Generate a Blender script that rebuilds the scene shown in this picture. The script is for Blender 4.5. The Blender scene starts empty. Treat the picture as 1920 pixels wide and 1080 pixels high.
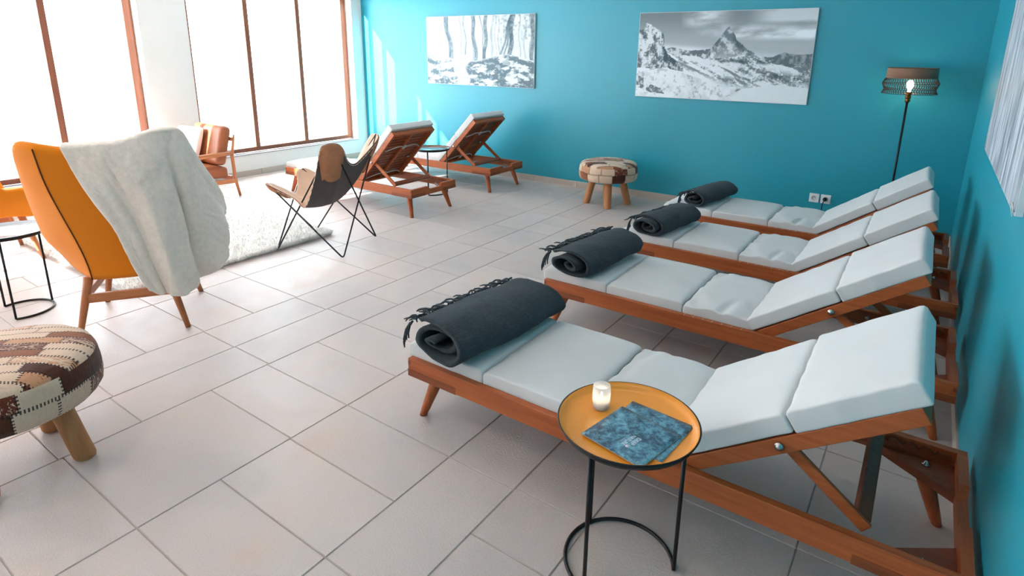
import bpy, bmesh, math, random
import numpy as np
from mathutils import Vector, Matrix, noise as mnoise

scene = bpy.context.scene
COL = scene.collection
PI = math.pi

# ------------------------------------------------------------------ camera
F_PX, CY, YAW, PITCH, ROLL, CAM_H = 1117.04, 396.87, -0.609243, 0.262265, 0.0102668, 1.53
fw = Vector((math.sin(YAW) * math.cos(PITCH), math.cos(YAW) * math.cos(PITCH), -math.sin(PITCH)))
rt = Vector((math.cos(YAW), -math.sin(YAW), 0.0))
up = rt.cross(fw)
rt2 = rt * math.cos(ROLL) + up * math.sin(ROLL)
up2 = up * math.cos(ROLL) - rt * math.sin(ROLL)
cam = bpy.data.cameras.new('camera')
cam.sensor_fit = 'HORIZONTAL'
cam.sensor_width = 36.0
cam.lens = F_PX / 1920 * 36.0
cam.shift_y = (CY - 540) / 1920
cam.clip_start = 0.02
cam.clip_end = 500
camo = bpy.data.objects.new('camera', cam)
COL.objects.link(camo)
m = Matrix.Identity(4)
for i in range(3):
    m[i][0] = rt2[i]; m[i][1] = up2[i]; m[i][2] = -fw[i]
m[2][3] = CAM_H
camo.matrix_world = m
scene.camera = camo

# ------------------------------------------------------------------ light
SUN_AZ, SUN_EL = math.atan(0.35), math.radians(19.8)
world = bpy.data.worlds.new('sky')
scene.world = world
world.use_nodes = True
wn = world.node_tree
wn.nodes.clear()
w_out = wn.nodes.new('ShaderNodeOutputWorld')
w_bg = wn.nodes.new('ShaderNodeBackground')
w_bg.inputs['Color'].default_value = (0.82, 0.93, 1.0, 1)
w_bg.inputs['Strength'].default_value = 6.4
wn.links.new(w_bg.outputs[0], w_out.inputs[0])

sun = bpy.data.lights.new('sun', 'SUN')
sun.energy = 30
sun.angle = 0.01
sun.color = (1.0, 0.95, 0.90)
suno = bpy.data.objects.new('sun', sun)
COL.objects.link(suno)
sdir = Vector((math.sin(SUN_AZ) * math.cos(SUN_EL), math.cos(SUN_AZ) * math.cos(SUN_EL), -math.sin(SUN_EL)))
suno.rotation_euler = sdir.to_track_quat('-Z', 'Y').to_euler()
suno.location = (-8, -10, 6)

# sky portals sit in the window openings and only guide the sky's own light
for y0, y1 in ((3.565, 5.87), (0.76, 3.065), (-2.045, 0.26), (-4.85, -2.545)):
    pl = bpy.data.lights.new('sky_portal', 'AREA')
    pl.shape = 'RECTANGLE'
    pl.size = y1 - y0
    pl.size_y = 2.1
    pl.cycles.is_portal = True
    po = bpy.data.objects.new('sky_portal', pl)
    COL.objects.link(po)
    po.matrix_world = Matrix.Translation((-7.10, (y0 + y1) / 2, 1.3)) @ Matrix(((0, 0, -1, 0), (1, 0, 0, 0), (0, -1, 0, 0), (0, 0, 0, 1)))

# warm ceiling downlights over the lounger side, plus added fill lamps behind the camera
for x, y, e in ((-0.9, 0.2, 1.6), (-2.6, 0.2, 3.4), (-0.9, 2.0, 1.0), (-2.6, 2.0, 1.6), (-2.6, 3.8, 1.2),
                (-0.9, -1.7, 1.2), (-2.6, -1.7, 6), (-4.3, -1.7, 5)):
    dl = bpy.data.lights.new('downlight_and_fill', 'AREA')
    dl.shape = 'DISK'
    dl.size = 0.12
    dl.energy = e
    dl.color = (1.0, 0.80, 0.70)
    dlo = bpy.data.objects.new('downlight_and_fill', dl)
    COL.objects.link(dlo)
    dlo.location = (x, y, 2.61)

vs = scene.view_settings
vs.view_transform = 'Standard'
vs.look = 'None'
vs.exposure = 0.9
vs.gamma = 1.0
vs.use_curve_mapping = False

# ------------------------------------------------------------------ helpers
def srgb(r, g, b):
    def f(c):
        c /= 255.0
        return c / 12.92 if c <= 0.04045 else ((c + 0.055) / 1.055) ** 2.4
    return (f(r), f(g), f(b), 1.0)

class NT:
    """small node-tree writer"""
    def __init__(self, name):
        self.m = bpy.data.materials.new(name)
        self.m.use_nodes = True
        self.t = self.m.node_tree
        self.t.nodes.clear()
        self.out = self.t.nodes.new('ShaderNodeOutputMaterial')
    def node(self, typ, ins=None, **attrs):
        n = self.t.nodes.new(typ)
        for k, v in attrs.items():
            setattr(n, k, v)
        for k, v in (ins or {}).items():
            s = n.inputs[k]
            if isinstance(v, bpy.types.NodeSocket):
                self.t.links.new(v, s)
            else:
                s.default_value = v
        return n
    def math(self, op, a, b=0.0, c=0.0):
        return self.node('ShaderNodeMath', {0: a, 1: b, 2: c}, operation=op).outputs[0]
    def coord(self, scale=(1, 1, 1), which='Object'):
        tc = self.node('ShaderNodeTexCoord')
        return self.node('ShaderNodeMapping', {'Vector': tc.outputs[which], 'Scale': scale}).outputs[0]
    def noise(self, vec, scale, detail=3.0, rough=0.5, dist=0.0):
        return self.node('ShaderNodeTexNoise', {'Vector': vec, 'Scale': scale, 'Detail': detail, 'Roughness': rough, 'Distortion': dist}).outputs['Fac']
    def ramp(self, fac, stops, interp='LINEAR'):
        n = self.node('ShaderNodeValToRGB', {'Fac': fac})
        cr = n.color_ramp
        cr.interpolation = interp
        while len(cr.elements) < len(stops):
            cr.elements.new(0.5)
        for e, (p, c) in zip(cr.elements, stops):
            e.position = p
            e.color = c
        return n.outputs[0]
    def mix(self, fac, a, b, mode='MIX'):
        n = self.node('ShaderNodeMix', data_type='RGBA', blend_type=mode)
        for idx, v in ((0, fac), (6, a), (7, b)):
            s = n.inputs[idx]
            if isinstance(v, bpy.types.NodeSocket):
                self.t.links.new(v, s)
            else:
                s.default_value = v
        return n.outputs[2]
    def bump(self, h, strength, dist=0.01):
        return self.node('ShaderNodeBump', {'Height': h, 'Strength': strength, 'Distance': dist}).outputs[0]
    def bsdf(self, color, rough=0.6, normal=None, metal=0.0, sheen=0.0, coat=0.0, spec=0.5, trans=0.0):
        ins = {'Base Color': color, 'Roughness': rough, 'Metallic': metal, 'Sheen Weight': sheen, 'Coat Weight': coat,
               'Specular IOR Level': spec, 'Transmission Weight': trans}
        if normal is not None:
            ins['Normal'] = normal
        b = self.node('ShaderNodeBsdfPrincipled', ins)
        self.t.links.new(b.outputs[0], self.out.inputs['Surface'])
        return self.m

def scale_c(c, k):
    return (min(1, c[0] * k), min(1, c[1] * k), min(1, c[2] * k), 1)

def m_plain(name, c, rough=0.5, var=0.06, scale=12, bump=0.0, bscale=200, **kw):
    t = NT(name)
    v = t.coord()
    col = t.ramp(t.noise(v, scale), [(0.25, scale_c(c, 1 - var)), (0.75, scale_c(c, 1 + var))])
    nrm = t.bump(t.noise(v, bscale, 2), bump, 0.002) if bump else None
    return t.bsdf(col, rough, nrm, **kw)

def m_wood(name, axis, dark, light, rough=0.42, grain=1.0):
    t = NT(name)
    s = [26 * grain] * 3
    s[axis] = 1.6
    v = t.coord(tuple(s))
    g1 = t.noise(v, 1.6, 5, 0.6, 0.6)
    s2 = [120 * grain] * 3
    s2[axis] = 4
    g2 = t.noise(t.coord(tuple(s2)), 1.0, 3)
    col = t.ramp(g1, [(0.2, dark), (0.8, light)])
    col = t.mix(t.math('MULTIPLY', g2, 0.35), col, dark)
    return t.bsdf(col, rough, t.bump(g2, 0.12, 0.001), spec=0.4)

def m_fabric(name, c, var=0.05, weave=900, bump=0.25, rough=0.9, sheen=0.15, blotch=6):
    t = NT(name)
    v = t.coord()
    col = t.ramp(t.noise(v, blotch, 4), [(0.25, scale_c(c, 1 - var)), (0.75, scale_c(c, 1 + var))])
    w = t.noise(v, weave, 2)
    return t.bsdf(col, rough, t.bump(w, bump, 0.001), sheen=sheen, spec=0.25)

LW_D, LW_L = srgb(146, 70, 34), srgb(200, 108, 58)
OAK_D, OAK_L = srgb(158, 88, 50), srgb(212, 142, 94)
M = {}
M['teal'] = m_plain('teal_paint', (0.008, 0.300, 0.395, 1), 0.40, 0.02, 3, 0.05, 260, spec=0.6)
M['white_wall'] = m_plain('white_paint', srgb(222, 220, 216), 0.7, 0.02, 4, 0.08, 220)
M['ceiling'] = m_plain('ceiling_paint', srgb(246, 246, 245), 0.8, 0.02, 4)
M['skirting'] = m_plain('skirting_tile', srgb(188, 172, 160), 0.5, 0.07, 5, 0.1, 200)
M['grout'] = m_plain('grout', srgb(172, 160, 152), 0.85, 0.05, 30)
M['frame_brown'] = m_wood('window_frame_wood', 2, srgb(112, 66, 48), srgb(150, 92, 68), 0.5)
M['sill_metal'] = m_plain('sill_metal', srgb(150, 146, 150), 0.3, 0.03, 10, metal=0.6)
M['terrace'] = m_plain('pale_terrace', srgb(225, 228, 232), 0.9, 0.05, 1)
for ax, nm in enumerate('xyz'):
    M['lw_' + nm] = m_wood('lounger_wood_' + nm, ax, LW_D, LW_L)
    M['oak_' + nm] = m_wood('oak_' + nm, ax, OAK_D, OAK_L)
M['lw_dark'] = m_wood('lounger_wood_dark', 0, srgb(112, 54, 28), srgb(156, 82, 46))
M['slat_dark'] = m_wood('lounger_slat_wood', 1, srgb(120, 56, 30), srgb(170, 92, 52))
M['log'] = m_wood('peeled_log', 2, srgb(168, 104, 62), srgb(212, 152, 104), 0.6, 0.5)
M['mattress'] = m_fabric('mattress_cloth', srgb(214, 212, 211), 0.025, 700, 0.12)
M['cord_white'] = m_fabric('white_cord', srgb(205, 205, 205))
def m_wool(name, c):
    t = NT(name)
    v = t.coord()
    n = t.noise(t.coord((60, 14, 60)), 2.2, 5, 0.7, 0.5)
    col = t.ramp(n, [(0.25, scale_c(c, 0.6)), (0.55, c), (0.8, scale_c(c, 1.9))])
    h = t.math('ADD', n, t.math('MULTIPLY', t.noise(v, 210, 4, 0.75), 0.9))
    return t.bsdf(col, 0.95, t.bump(h, 0.9, 0.006), sheen=0.15, spec=0.1)
M['blanket'] = m_wool('slate_wool', srgb(50, 62, 70))
M['bolt'] = m_plain('steel_bolt', srgb(190, 190, 188), 0.25, 0.05, 40, metal=1.0)
M['black_metal'] = m_plain('black_metal', srgb(24, 24, 26), 0.42, 0.1, 30, metal=0.3)
M['orange_cloth'] = m_fabric('orange_cloth', srgb(230, 130, 12), 0.04, 800, 0.2)
M['seam'] = m_fabric('brown_seam', srgb(96, 52, 20))
M['leather_tan'] = m_plain('tan_leather', srgb(152, 84, 48), 0.48, 0.14, 9, 0.15, 160)
M['leather_suede'] = m_plain('suede_leather', srgb(172, 118, 84), 0.75, 0.16, 14, 0.2, 150)
M['leather_grey'] = m_plain('grey_leather', srgb(84, 74, 72), 0.6, 0.1, 10, 0.2, 160)
M['leather_pale'] = m_plain('pale_leather', srgb(206, 170, 144), 0.55, 0.08, 10, 0.15, 160)
M['stitch'] = m_plain('pale_stitch', srgb(232, 214, 190), 0.7)
M['socket'] = m_plain('white_plastic', srgb(232, 234, 236), 0.35, 0.01, 20)
M['socket_in'] = m_plain('socket_recess', srgb(196, 196, 198), 0.4, 0.02, 20)
M['black_plastic'] = m_plain('black_plastic', srgb(20, 20, 22), 0.4)
M['brass'] = m_plain('aged_brass', srgb(130, 84, 44), 0.35, 0.1, 30, metal=0.9)
M['tray_yellow'] = m_plain('yellow_enamel', srgb(255, 160, 52), 0.25, 0.02, 8, coat=0.25)
M['tray_brown'] = m_plain('brown_enamel', srgb(112, 66, 48), 0.15, 0.04, 8, coat=0.6)
M['tray_grey'] = m_plain('grey_enamel', srgb(190, 196, 200), 0.1, 0.03, 8, coat=0.8)
M['paper'] = m_plain('paper_edge', srgb(222, 214, 206), 0.7)
M['print_white'] = m_plain('white_ink', srgb(238, 238, 238), 0.5)
M['print_pink'] = m_plain('pale_pink_ink', srgb(226, 196, 206), 0.5)
M['canvas_edge'] = m_fabric('canvas_edge', srgb(214, 220, 224), 0.03)
M['wax'] = m_plain('candle_wax', srgb(240, 232, 224), 0.5)
M['shade_band'] = m_fabric('shade_band', srgb(150, 112, 92), 0.1, 500, 0.2)
M['shade_string'] = m_fabric('shade_string', srgb(58, 48, 44), 0.1, 500, 0.2)

def m_emit(name, c, s):
    t = NT(name)
    e = t.node('ShaderNodeEmission', {'Color': c, 'Strength': s})
    t.t.links.new(e.outputs[0], t.out.inputs['Surface'])
    return t.m
M['bulb'] = m_emit('lit_bulb', (1, 0.78, 0.5, 1), 30)
M['flame'] = m_emit('flame', (1, 0.72, 0.45, 1), 25)

def m_pane():
    t = NT('window_glass')
    fc = t.node('ShaderNodeLayerWeight', {'Blend': 0.5}).outputs['Facing']
    fr = t.node('ShaderNodeMath', {0: t.math('POWER', fc, 5.0), 1: 0.9, 2: 0.03}, operation='MULTIPLY_ADD')
    tr = t.node('ShaderNodeBsdfTransparent', {'Color': (0.97, 0.98, 0.98, 1)})
    gl = t.node('ShaderNodeBsdfGlossy', {'Roughness': 0.0})
    mx = t.node('ShaderNodeMixShader', {0: fr.outputs[0], 1: tr.outputs[0], 2: gl.outputs[0]})
    t.t.links.new(mx.outputs[0], t.out.inputs['Surface'])
    return t.m
M['pane'] = m_pane()

def m_frost():
    t = NT('frosted_glass')
    v = t.coord()
    tl = t.node('ShaderNodeBsdfTranslucent', {'Color': (0.93, 0.92, 0.92, 1)})
    tr = t.node('ShaderNodeBsdfTransparent', {'Color': (1, 1, 1, 1)})
    df = t.node('ShaderNodeBsdfPrincipled', {'Base Color': (0.85, 0.85, 0.86, 1), 'Roughness': 0.35, 'Normal': t.bump(t.noise(v, 160, 3), 0.4, 0.002)})
    a = t.node('ShaderNodeMixShader', {0: 0.45, 1: tl.outputs[0], 2: tr.outputs[0]})
    b = t.node('ShaderNodeMixShader', {0: 0.35, 1: a.outputs[0], 2: df.outputs[0]})
    t.t.links.new(b.outputs[0], t.out.inputs['Surface'])
    return t.m
M['frost'] = m_frost()

def m_tile():
    t = NT('stone_tile')
    v = t.coord()
    at = t.node('ShaderNodeAttribute', attribute_name='tile')
    c = t.ramp(t.noise(v, 1.3, 4, 0.55, 0.4), [(0.3, srgb(186, 174, 170)), (0.5, srgb(200, 184, 178)), (0.72, srgb(208, 184, 172))])
    pk = t.ramp(t.noise(v, 2.6, 3, 0.5, 0.8), [(0.58, (0, 0, 0, 1)), (0.75, (1, 1, 1, 1))])
    c = t.mix(t.math('MULTIPLY', t.node('ShaderNodeRGBToBW', {0: pk}).outputs[0], 0.45), c, srgb(208, 172, 148))
    c = t.mix(0.10, c, t.ramp(at.outputs['Fac'], [(0, srgb(150, 146, 146)), (1, srgb(226, 214, 204))]))
    fine = t.noise(v, 240, 3, 0.6)
    c = t.mix(0.12, c, t.ramp(fine, [(0.35, srgb(120, 112, 108)), (0.65, srgb(226, 220, 214))]))
    r = t.node('ShaderNodeMapRange', {0: t.noise(v, 9, 2), 1: 0.3, 2: 0.7, 3: 0.36, 4: 0.5}).outputs[0]
    return t.bsdf(c, r, t.bump(t.noise(v, 130, 3, 0.6), 0.4, 0.004), spec=0.45)
M['tile'] = m_tile()

def m_fleece(name, c):
    t = NT(name)
    v = t.coord()
    n = t.noise(v, 42, 4, 0.65)
    col = t.ramp(n, [(0.25, scale_c(c, 0.9)), (0.7, scale_c(c, 1.03))])
    h = t.math('ADD', t.noise(v, 60, 4, 0.7), t.math('MULTIPLY', t.noise(v, 320, 3, 0.7), 0.6))
    return t.bsdf(col, 0.95, t.bump(h, 0.5, 0.006), sheen=0.4, spec=0.1)
M['fleece'] = m_fleece('cream_fleece', srgb(250, 237, 224))
M['shag'] = m_fleece('cream_shag', srgb(250, 246, 240))

def m_attr(name, rough=0.5, spec=0.3):
    t = NT(name)
    at = t.node('ShaderNodeAttribute', attribute_name='print')
    return t.bsdf(at.outputs['Color'], rough, spec=spec)
M['print'] = m_attr('printed_canvas')

def m_hide(name, side):
    t = NT(name)
    tc = t.node('ShaderNodeTexCoord')
    sp = t.node('ShaderNodeSeparateXYZ', {0: tc.outputs['Object']})
    x, y, z = sp.outputs
    wob = t.math('MULTIPLY', t.math('SUBTRACT', t.noise(tc.outputs['Object'], 9, 2), 0.5), 0.02)
    if side:
        vv = t.math('DIVIDE', t.math('ADD', t.math('SUBTRACT', z, 0.265), wob), 0.088)
        uu = t.math('MULTIPLY', t.math('ARCTAN2', y, x), 0.30 / 0.135)
    else:
        vv = t.math('DIVIDE', t.math('ADD', y, wob), 0.052)
        uu = t.math('DIVIDE', x, 0.19)
    row = t.math('FLOOR', vv)
    rnd = t.node('ShaderNodeTexWhiteNoise', {'W': row}, noise_dimensions='1D').outputs['Value']
    u2 = t.math('ADD', uu, t.math('MULTIPLY', rnd, 7.3))
    cell = t.math('FLOOR', u2)
    cid = t.math('ADD', t.math('MULTIPLY', row, 11.73 if side else 17.31), t.math('MULTIPLY', cell, 3.77))
    pick = t.node('ShaderNodeTexWhiteNoise', {'W': cid}, noise_dimensions='1D').outputs['Value']
    fur = t.noise(t.coord((18, 60, 18)), 2.0, 4, 0.7, 1.0)
    pick2 = t.math('ADD', pick, t.math('MULTIPLY', t.math('SUBTRACT', fur, 0.5), 0.10))
    cream, tan, brown, dark, black, red = srgb(216, 190, 168), srgb(196, 146, 112), srgb(140, 80, 44), srgb(78, 40, 24), srgb(34, 26, 26), srgb(106, 52, 34)
    col = t.ramp(pick2, [(0.0, cream), (0.24, brown), (0.42, tan), (0.54, cream), (0.68, red), (0.82, dark), (0.95, black)], 'CONSTANT')
    col = t.mix(0.3, col, t.ramp(fur, [(0.3, srgb(60, 36, 26)), (0.7, srgb(236, 214, 194))]), 'SOFT_LIGHT')
    fv, fu = t.math('FRACT', vv), t.math('FRACT', u2)
    kw = 0.11 if not side else 0.085
    ku = 0.028 if not side else 0.045
    ev = t.math('GREATER_THAN', t.math('ABSOLUTE', t.math('SUBTRACT', fv, 0.5)), 0.5 - kw)
    eu = t.math('GREATER_THAN', t.math('ABSOLUTE', t.math('SUBTRACT', fu, 0.5)), 0.5 - ku)
    dv = t.math('GREATER_THAN', t.math('SINE', t.math('MULTIPLY', u2, 2 * PI * (17 if not side else 12))), 0.1)
    du = t.math('GREATER_THAN', t.math('SINE', t.math('MULTIPLY', vv, 2 * PI * (5 if not side else 7))), 0.1)
    st = t.math('MAXIMUM', t.math('MULTIPLY', ev, dv), t.math('MULTIPLY', eu, du))
    col = t.mix(t.math('MULTIPLY', st, 0.9), col, srgb(26, 20, 20))
    h = t.math('SUBTRACT', fur, t.math('MULTIPLY', t.math('MAXIMUM', ev, eu), 0.6))
    return t.bsdf(col, 0.8, t.bump(h, 0.5, 0.006), sheen=0.2, spec=0.2)
M['hide_top'] = m_hide('cowhide_patchwork_top', False)
M['hide_side'] = m_hide('cowhide_patchwork_side', True)

def m_spots():
    t = NT('cowhide_spotted')
    n = t.noise(t.coord(), 7, 3, 0.5, 0.3)
    c = t.ramp(n, [(0.0, srgb(236, 230, 224)), (0.60, srgb(236, 230, 224)), (0.62, srgb(150, 96, 70)), (1, srgb(130, 78, 54))])
    return t.bsdf(c, 0.85, t.bump(t.noise(t.coord(), 150, 3), 0.3, 0.003), sheen=0.3, spec=0.1)
M['hide_spots'] = m_spots()

def m_cover(name):
    t = NT(name)
    v = t.coord()
    n = t.noise(v, 60, 6, 0.75, 0.3)
    big = t.noise(v, 14, 4, 0.6, 0.2)
    s = t.math('ADD', t.math('MULTIPLY', n, 0.6), t.math('MULTIPLY', big, 0.5))
    c = t.ramp(s, [(0.36, srgb(24, 42, 56)), (0.50, srgb(46, 88, 110)), (0.62, srgb(108, 166, 188)), (0.76, srgb(176, 214, 224))])
    return t.bsdf(c, 0.35, None, coat=0.2)
M['cover'] = m_cover('brochure_cover')

# ---- mesh builder
class MB:
    def __init__(self):
        self.bm = bmesh.new()
        self.mi = 0
    def _add(self, verts, faces, smooth=False):
        vs_ = [self.bm.verts.new(v) for v in verts]
        for f in faces:
            try:
                fc = self.bm.faces.new([vs_[i] for i in f])
                fc.smooth = smooth
                fc.material_index = self.mi
            except ValueError:
                pass
        return vs_
    def box(self, c, s, R=None, bev=0.0):
        """box centred at c with full sizes s, optional 3x3 rotation, optional chamfer"""
        tmp = bmesh.new()
        bmesh.ops.create_cube(tmp, size=1.0)
        for v in tmp.verts:
            v.co = Vector((v.co.x * s[0], v.co.y * s[1], v.co.z * s[2]))
        if bev > 0:
            bmesh.ops.bevel(tmp, geom=tmp.edges[:], offset=bev, segments=2, affect='EDGES', profile=0.5)
        c = Vector(c)
        vv = []
        for v in tmp.verts:
            p = (R @ v.co) if R is not None else v.co
            vv.append(p + c)
        tmp.verts.index_update()
        self._add(vv, [[v.index for v in f.verts] for f in tmp.faces])
        tmp.free()
        return self
    def beam(self, a, b, w, h, upv=(0, 0, 1), bev=0.002):
        """rectangular bar from a to b; w sideways, h along upv"""
        a, b = Vector(a), Vector(b)
        d = (b - a)
        L = d.length
        d.normalize()
        u = Vector(upv)
        s = d.cross(u)
        s.normalize()
        u = s.cross(d)
        R = Matrix((d, s, u)).transposed()
        return self.box((a + b) / 2, (L, w, h), R, bev)
    def tube(self, pts, r, n=10, cap=True, closed=False):
        pts = [Vector(p) for p in pts]
        N = len(pts)
        rs = r if isinstance(r, (list, tuple)) else [r] * N
        rings = []
        prev = None
        for i, p in enumerate(pts):
            if closed:
                d = pts[(i + 1) % N] - pts[i - 1]
            else:
                d = pts[min(i + 1, N - 1)] - pts[max(i - 1, 0)]
            d.normalize()
            if prev is None:
                ref = Vector((0, 0, 1)) if abs(d.z) < 0.9 else Vector((1, 0, 0))
                s = d.cross(ref).normalized()
            else:
                s = (prev - d * prev.dot(d)).normalized()
            prev = s
            t = d.cross(s)
            rings.append([p + (s * math.cos(2 * PI * k / n) + t * math.sin(2 * PI * k / n)) * rs[i] for k in range(n)])
        verts = [v for rg in rings for v in rg]
        faces = []
        for i in range(N if closed else N - 1):
            j = (i + 1) % N
            for k in range(n):
                faces.append([i * n + k, i * n + (k + 1) % n, j * n + (k + 1) % n, j * n + k])
        if cap and not closed:
            faces.append(list(range(n))[::-1])
            faces.append([(N - 1) * n + k for k in range(n)])
        self._add(verts, faces, True)
        return self
    def lathe(self, prof, n=48, c=(0, 0, 0)):
        """profile of (r, z); r=0 ends close to a point"""
        c = Vector(c)
        verts, idx, faces = [], [], []
        for r, z in prof:
            if r < 1e-6:
                verts.append(c + Vector((0, 0, z)))
                idx.append([len(verts) - 1] * n)
            else:
                st = len(verts)
                for k in range(n):
                    a = 2 * PI * k / n
                    verts.append(c + Vector((r * math.cos(a), r * math.sin(a), z)))
                idx.append(list(range(st, st + n)))
        for i in range(len(prof) - 1):
            for k in range(n):
                q = [idx[i][k], idx[i][(k + 1) % n], idx[i + 1][(k + 1) % n], idx[i + 1][k]]
                o = []
                for e in q:
                    if e not in o:
                        o.append(e)
                if len(o) >= 3:
                    faces.append(o)
        self._add(verts, faces, True)
        return self
    def grid(self, fn, nu, nv, flip=False, smooth=True, wrap_u=False):
        verts = [fn(i / nu, j / nv) for j in range(nv + 1) for i in range(nu + (0 if wrap_u else 1))]
        W = nu + (0 if wrap_u else 1)
        faces = []
        for j in range(nv):
            for i in range(nu):
                i2 = (i + 1) % W
                q = [j * W + i, j * W + i2, (j + 1) * W + i2, (j + 1) * W + i]
                faces.append(q[::-1] if flip else q)
        self._add(verts, faces, smooth)
        return self
    def pillow(self, fn, L, W, T, r, nx=22, ny=22, nz=4, bulge=0.0):
        """rounded box (L,W,T), corner radius r, domed by bulge; fn(Vector)->Vector places it"""
        tmp = bmesh.new()
        h = Vector((L / 2, W / 2, T / 2))
        def ticks(hh, n):
            rr_ = min(r, hh * 0.95)
            e = [-hh, -hh + rr_ * 0.3, -hh + rr_ * 0.65, -hh + rr_]
            inner = [lerp(-hh + rr_, hh - rr_, q / n) for q in range(1, n)]
            return e + inner + [-q for q in reversed(e)]
        tx, ty, tz = ticks(h.x, nx), ticks(h.y, ny), ticks(h.z, nz)
        def face(fn3, A, B):
            g = [[tmp.verts.new(Vector(fn3(a, b))) for a in A] for b in B]
            for q in range(len(B) - 1):
                for w in range(len(A) - 1):
                    tmp.faces.new([g[q][w], g[q][w + 1], g[q + 1][w + 1], g[q + 1][w]])
        for sg_ in (-1, 1):
            face(lambda a, b: (a, b, sg_ * h.z), tx, ty)
            face(lambda a, b: (a, sg_ * h.y, b), tx, tz)
            face(lambda a, b: (sg_ * h.x, a, b), ty, tz)
        bmesh.ops.remove_doubles(tmp, verts=tmp.verts[:], dist=1e-5)
        bmesh.ops.recalc_face_normals(tmp, faces=tmp.faces[:])
        tmp.verts.index_update()
        vv = []
        for v in tmp.verts:
            p = v.co.copy()
            q = Vector((p.x / h.x, p.y / h.y, p.z / h.z))
            inner = Vector(tuple(max(-(h[i] - r), min(h[i] - r, p[i])) for i in range(3)))
            d = p - inner
            if d.length > 1e-9:
                mx = max(abs(d.x), abs(d.y), abs(d.z))
                p = inner + d.normalized() * min(r, mx)
            p.z += bulge * (1 - q.x ** 4) * (1 - q.y ** 4) * (0.5 + 0.5 * q.z)
            vv.append(fn(p))
        self._add(vv, [[v.index for v in f.verts] for f in tmp.faces], True)
        tmp.free()
        return self
    def poly(self, pts, d):
        """extruded polygon: list of 3D points, extruded by vector d"""
        d = Vector(d)
        a = [Vector(p) for p in pts]
        n = len(a)
        v = a + [p + d for p in a]
        f = [list(range(n))[::-1], [n + i for i in range(n)]]
        for i in range(n):
            f.append([i, (i + 1) % n, n + (i + 1) % n, n + i])
        self._add(v, f)
        return self
    def build(self, name, mats, parent=None, loc=None, rotz=0.0, normals=True, mods=None):
        me = bpy.data.meshes.new(name)
        if normals:
            bmesh.ops.recalc_face_normals(self.bm, faces=self.bm.faces[:])
        self.bm.to_mesh(me)
        self.bm.free()
        for mt in (mats if isinstance(mats, (list, tuple)) else [mats]):
            me.materials.append(M[mt] if isinstance(mt, str) else mt)
        o = bpy.data.objects.new(name, me)
        COL.objects.link(o)
        if parent is not None:
            o.parent = parent
        if loc is not None:
            o.location = loc
            o.rotation_euler = (0, 0, rotz)
        if mods:
            mods(o)
        return o

def thing(name, label, cat, loc=(0, 0, 0), rotz=0.0, group=None):
    o = bpy.data.objects.new(name, None)
    o.empty_display_size = 0.1
    COL.objects.link(o)
    o.location = loc
    o.rotation_euler = (0, 0, rotz)
    return tag(o, label, cat, group)

def tag(o, label, cat, group=None):
    o['label'] = label
    o['category'] = cat
    if group:
        o['group'] = group
    return o

def struct(o):
    o['kind'] = 'structure'
    return o

def dup(root, loc, rotz, label, group=None):
    r = root.copy()
    COL.objects.link(r)
    r.location = loc
    r.rotation_euler = (0, 0, rotz)
    r['label'] = label
    if group:
        r['group'] = group
    for ch in list(root.children):
        c = ch.copy()
        COL.objects.link(c)
        c.parent = r
        for g in list(ch.children):
            d = g.copy()
            COL.objects.link(d)
            d.parent = c
    return r

def solidify(th, off=0.0):
    def f(o):
        md = o.modifiers.new('thickness', 'SOLIDIFY')
        md.thickness = th
        md.offset = off
    return f

def lerp(a, b, t):
    return a + (b - a) * t

def sstep(a, b, x):
    t = max(0.0, min(1.0, (x - a) / (b - a)))
    return t * t * (3 - 2 * t)

# ================================================================== ROOM
YB, XR, XL, YF, ZC = 6.05, 0.285, -6.87, -5.2, 2.62

# floor: rows of mixed tiles with open joints over a grout bed
rng = random.Random(5)
xs = [-3.755, -3.15, -2.845, -2.54, -1.935, -1.335, -1.028, -0.73, -0.14, 0.45]
pat = [0.305, 0.305, 0.6, 0.6]
k = 0
while xs[0] > XL - 0.2:
    xs.insert(0, xs[0] - [0.6, 0.3, 0.3, 0.6][k % 4])
    k += 1
fixed = {-2.54: [0.33, 0.63, 1.215, 1.505, 1.805, 2.105], -1.935: [0.63, 0.915, 1.21, 1.505, 2.105],
         -1.335: [0.915, 1.505, 2.105], -3.15: [0.93, 1.51, 2.105], -3.755: [1.21, 1.515, 1.815, 2.115], -1.028: [1.255, 1.515, 2.11]}
fl = MB()
gap = 0.0017
tile_vals = []
for i in range(len(xs) - 1):
    x0, x1 = xs[i], xs[i + 1]
    ys = list(fixed.get(x0, []))
    if not ys:
        ys = [0.315 + 0.3 * rng.randint(0, 1)]
    while ys[0] > YF - 0.3:
        ys.insert(0, ys[0] - rng.choice([0.6, 0.6, 0.3]))
    while ys[-1] < YB:
        ys.append(ys[-1] + rng.choice([0.6, 0.6, 0.3]))
    for j in range(len(ys) - 1):
        a, b = ys[j] + gap, ys[j + 1] - gap
        e = 0.0022
        x0g, x1g = x0 + gap, x1 - gap
        vv = [(x0g, a, -0.004), (x1g, a, -0.004), (x1g, b, -0.004), (x0g, b, -0.004),
              (x0g + e, a + e, 0), (x1g - e, a + e, 0), (x1g - e, b - e, 0), (x0g + e, b - e, 0)]
        fl._add(vv, [[4, 5, 6, 7], [0, 1, 5, 4], [1, 2, 6, 5], [2, 3, 7, 6], [3, 0, 4, 7]])
        tile_vals += [rng.random()] * 5
fl.mi = 1
fl._add([(XL - 0.3, YF - 0.3, -0.004), (XR + 0.3, YF - 0.3, -0.004), (XR + 0.3, YB + 0.3, -0.004), (XL - 0.3, YB + 0.3, -0.004)], [[0, 1, 2, 3]])
tile_vals.append(0.5)
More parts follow.
